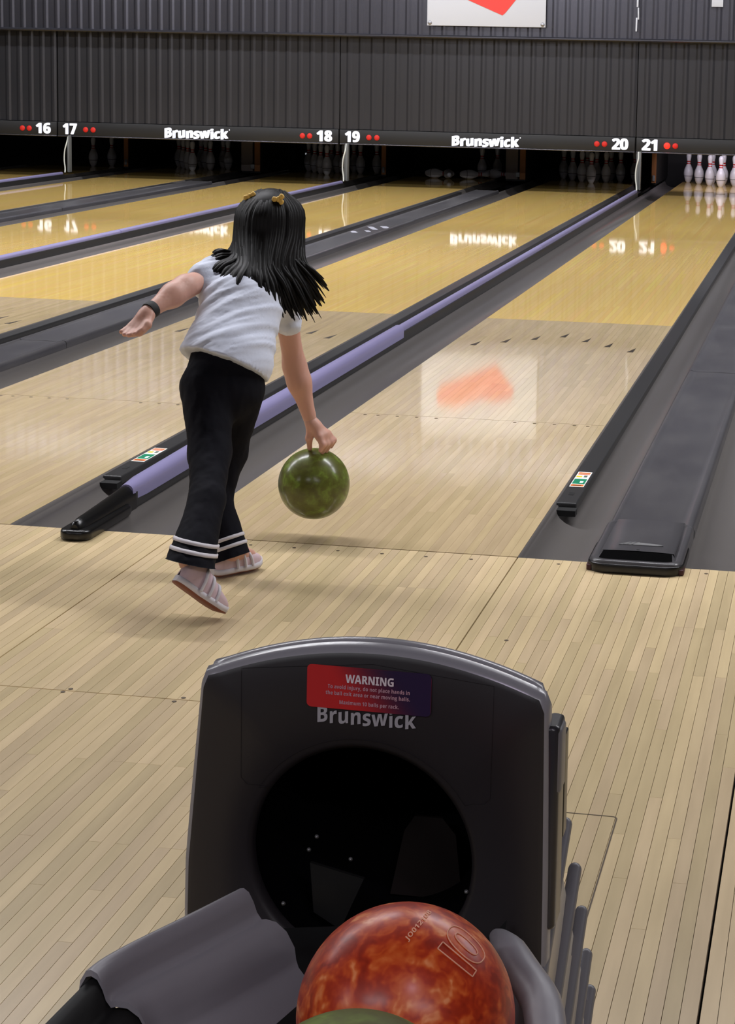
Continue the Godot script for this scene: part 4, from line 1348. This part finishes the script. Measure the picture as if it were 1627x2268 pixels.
func hair(t: Node3D, o: Vector3, head: Vector3) -> void:
	var dark := mat(Color(0.045, 0.037, 0.035), 0.5)
	dark.metallic_specular = 0.3
	var r := RandomNumberGenerator.new()
	r.seed = 77
	# cap over the skull
	var cap := []
	for i in 17:
		var a := PI * 0.62 * i / 16.0
		var row := []
		for k in 32:
			var ph := TAU * k / 32.0
			var front := maxf(0.0, -sin(ph))
			var aa := a * (1.0 - 0.22 * front)
			row.append(head + Vector3(0.0955 * sin(aa) * cos(ph), 0.102 * cos(aa), 0.102 * sin(aa) * sin(ph)))
		cap.append(row)
	var meshes := [loft(cap, true)]
	# where the locks end, left to right across the back
	var tips := [Vector3(-0.378, 0.868, 0.13), Vector3(-0.366, 0.845, 0.15), Vector3(-0.350, 0.818, 0.195), Vector3(-0.328, 0.796, 0.215), Vector3(-0.299, 0.786, 0.24), Vector3(-0.262, 0.782, 0.25), Vector3(-0.235, 0.772, 0.25), Vector3(-0.195, 0.758, 0.245), Vector3(-0.172, 0.750, 0.235), Vector3(-0.150, 0.734, 0.21), Vector3(-0.127, 0.722, 0.165), Vector3(-0.110, 0.714, 0.14), Vector3(-0.090, 0.708, 0.11), Vector3(-0.074, 0.714, 0.08), Vector3(-0.064, 0.735, 0.05), Vector3(-0.054, 0.775, 0.02)]
	for i in 120:
		var f := (i + 0.5) / 120.0
		f = clampf(f + r.randfn() * 0.012, 0.0, 1.0)
		var g := f * (tips.size() - 1)
		var k := mini(int(g), tips.size() - 2)
		var tip: Vector3 = tips[k].lerp(tips[k + 1], g - k) + Vector3(r.randfn() * 0.006, r.randfn() * 0.010, r.randfn() * 0.008)
		if i % 3 == 0: tip += Vector3(0, 0.035 * r.randf(), -0.02)
		var ph := lerpf(PI * 1.02, -PI * 0.02, f) + r.randfn() * 0.05
		var a0 := 0.25 + 0.35 * r.randf()
		var p0 := head + Vector3(0.088 * sin(a0) * cos(ph), 0.098 * cos(a0), 0.092 * sin(a0) * sin(ph))
		var a1 := 1.15
		var p1 := head + Vector3(0.0945 * sin(a1) * cos(ph), 0.100 * cos(a1), 0.104 * sin(a1) * sin(ph))
		var a2 := 1.75
		var p2 := head + Vector3(0.0930 * sin(a2) * cos(ph), 0.100 * cos(a2) - 0.01, 0.108 * sin(a2) * sin(ph) + 0.012)
		var p3 := Vector3(lerpf(-0.322, -0.126, f), lerpf(0.885, 0.868, f), 0.065 + 0.10 * sin(PI * f))
		p3 = p3.lerp(tip, 0.12)
		var path := smooth_path([p0, p1, p2, p3, p3.lerp(tip, 0.55) + Vector3(r.randfn() * 0.004, 0.006, 0.012), tip], 18)
		var w := 0.0105 + r.randf() * 0.004
		meshes.append(tube(path, [w * 0.7, w, w * 1.1, w * 1.1, w * 0.75, w * 0.14], 7, Vector3(1, 0, 0), 0.55))
	# ragged strands fanning past the ends
	for i in 70:
		var f := r.randf()
		var g := f * (tips.size() - 1)
		var k := mini(int(g), tips.size() - 2)
		var tip: Vector3 = tips[k].lerp(tips[k + 1], g - k) + Vector3((f - 0.5) * 0.012 + r.randfn() * 0.010, -0.004 + r.randfn() * 0.012, 0.004)
		var p3 := Vector3(lerpf(-0.318, -0.130, f), 0.875, 0.075 + 0.08 * sin(PI * f))
		var path := smooth_path([p3, p3.lerp(tip, 0.5) + Vector3(r.randfn() * 0.006, 0.004, 0.014), tip], 10)
		meshes.append(tube(path, [0.006, 0.0045, 0.0008], 5))
	part("hair", join(meshes), dark, t, o)
	# yellow bows
	var yellow := mat(Color(0.88, 0.72, 0.36), 0.6)
	for q in [[Vector3(-0.189, 1.040, 0.062), Vector3(-1, -0.05, 0.1), Vector3(0.75, 0.65, 0.0), Vector3(0.75, -0.62, 0.25)], [Vector3(-0.284, 1.044, 0.036), Vector3(-0.9, -0.35, 0.1), Vector3(0.8, 0.45, 0.1), Vector3(0.5, -0.8, 0.3)]]:
		var ms := []
		for d in [q[1], q[2], q[3]]:
			var dn: Vector3 = d.normalized()
			ms.append(tube(smooth_path([q[0], q[0] + dn * 0.008, q[0] + dn * 0.016, q[0] + dn * 0.020], 8), [0.0035, 0.0075, 0.0085, 0.002], 10, Vector3(dn.y, -dn.x, 0), 0.6))
		ms.append(capsule_between(q[0] + Vector3(0, -0.003, 0.002), q[0] + Vector3(0, 0.003, 0.002), 0.006, 8))
		part("hair_bow", join(ms), yellow, t, o).set_meta("label", "yellow hair bow")
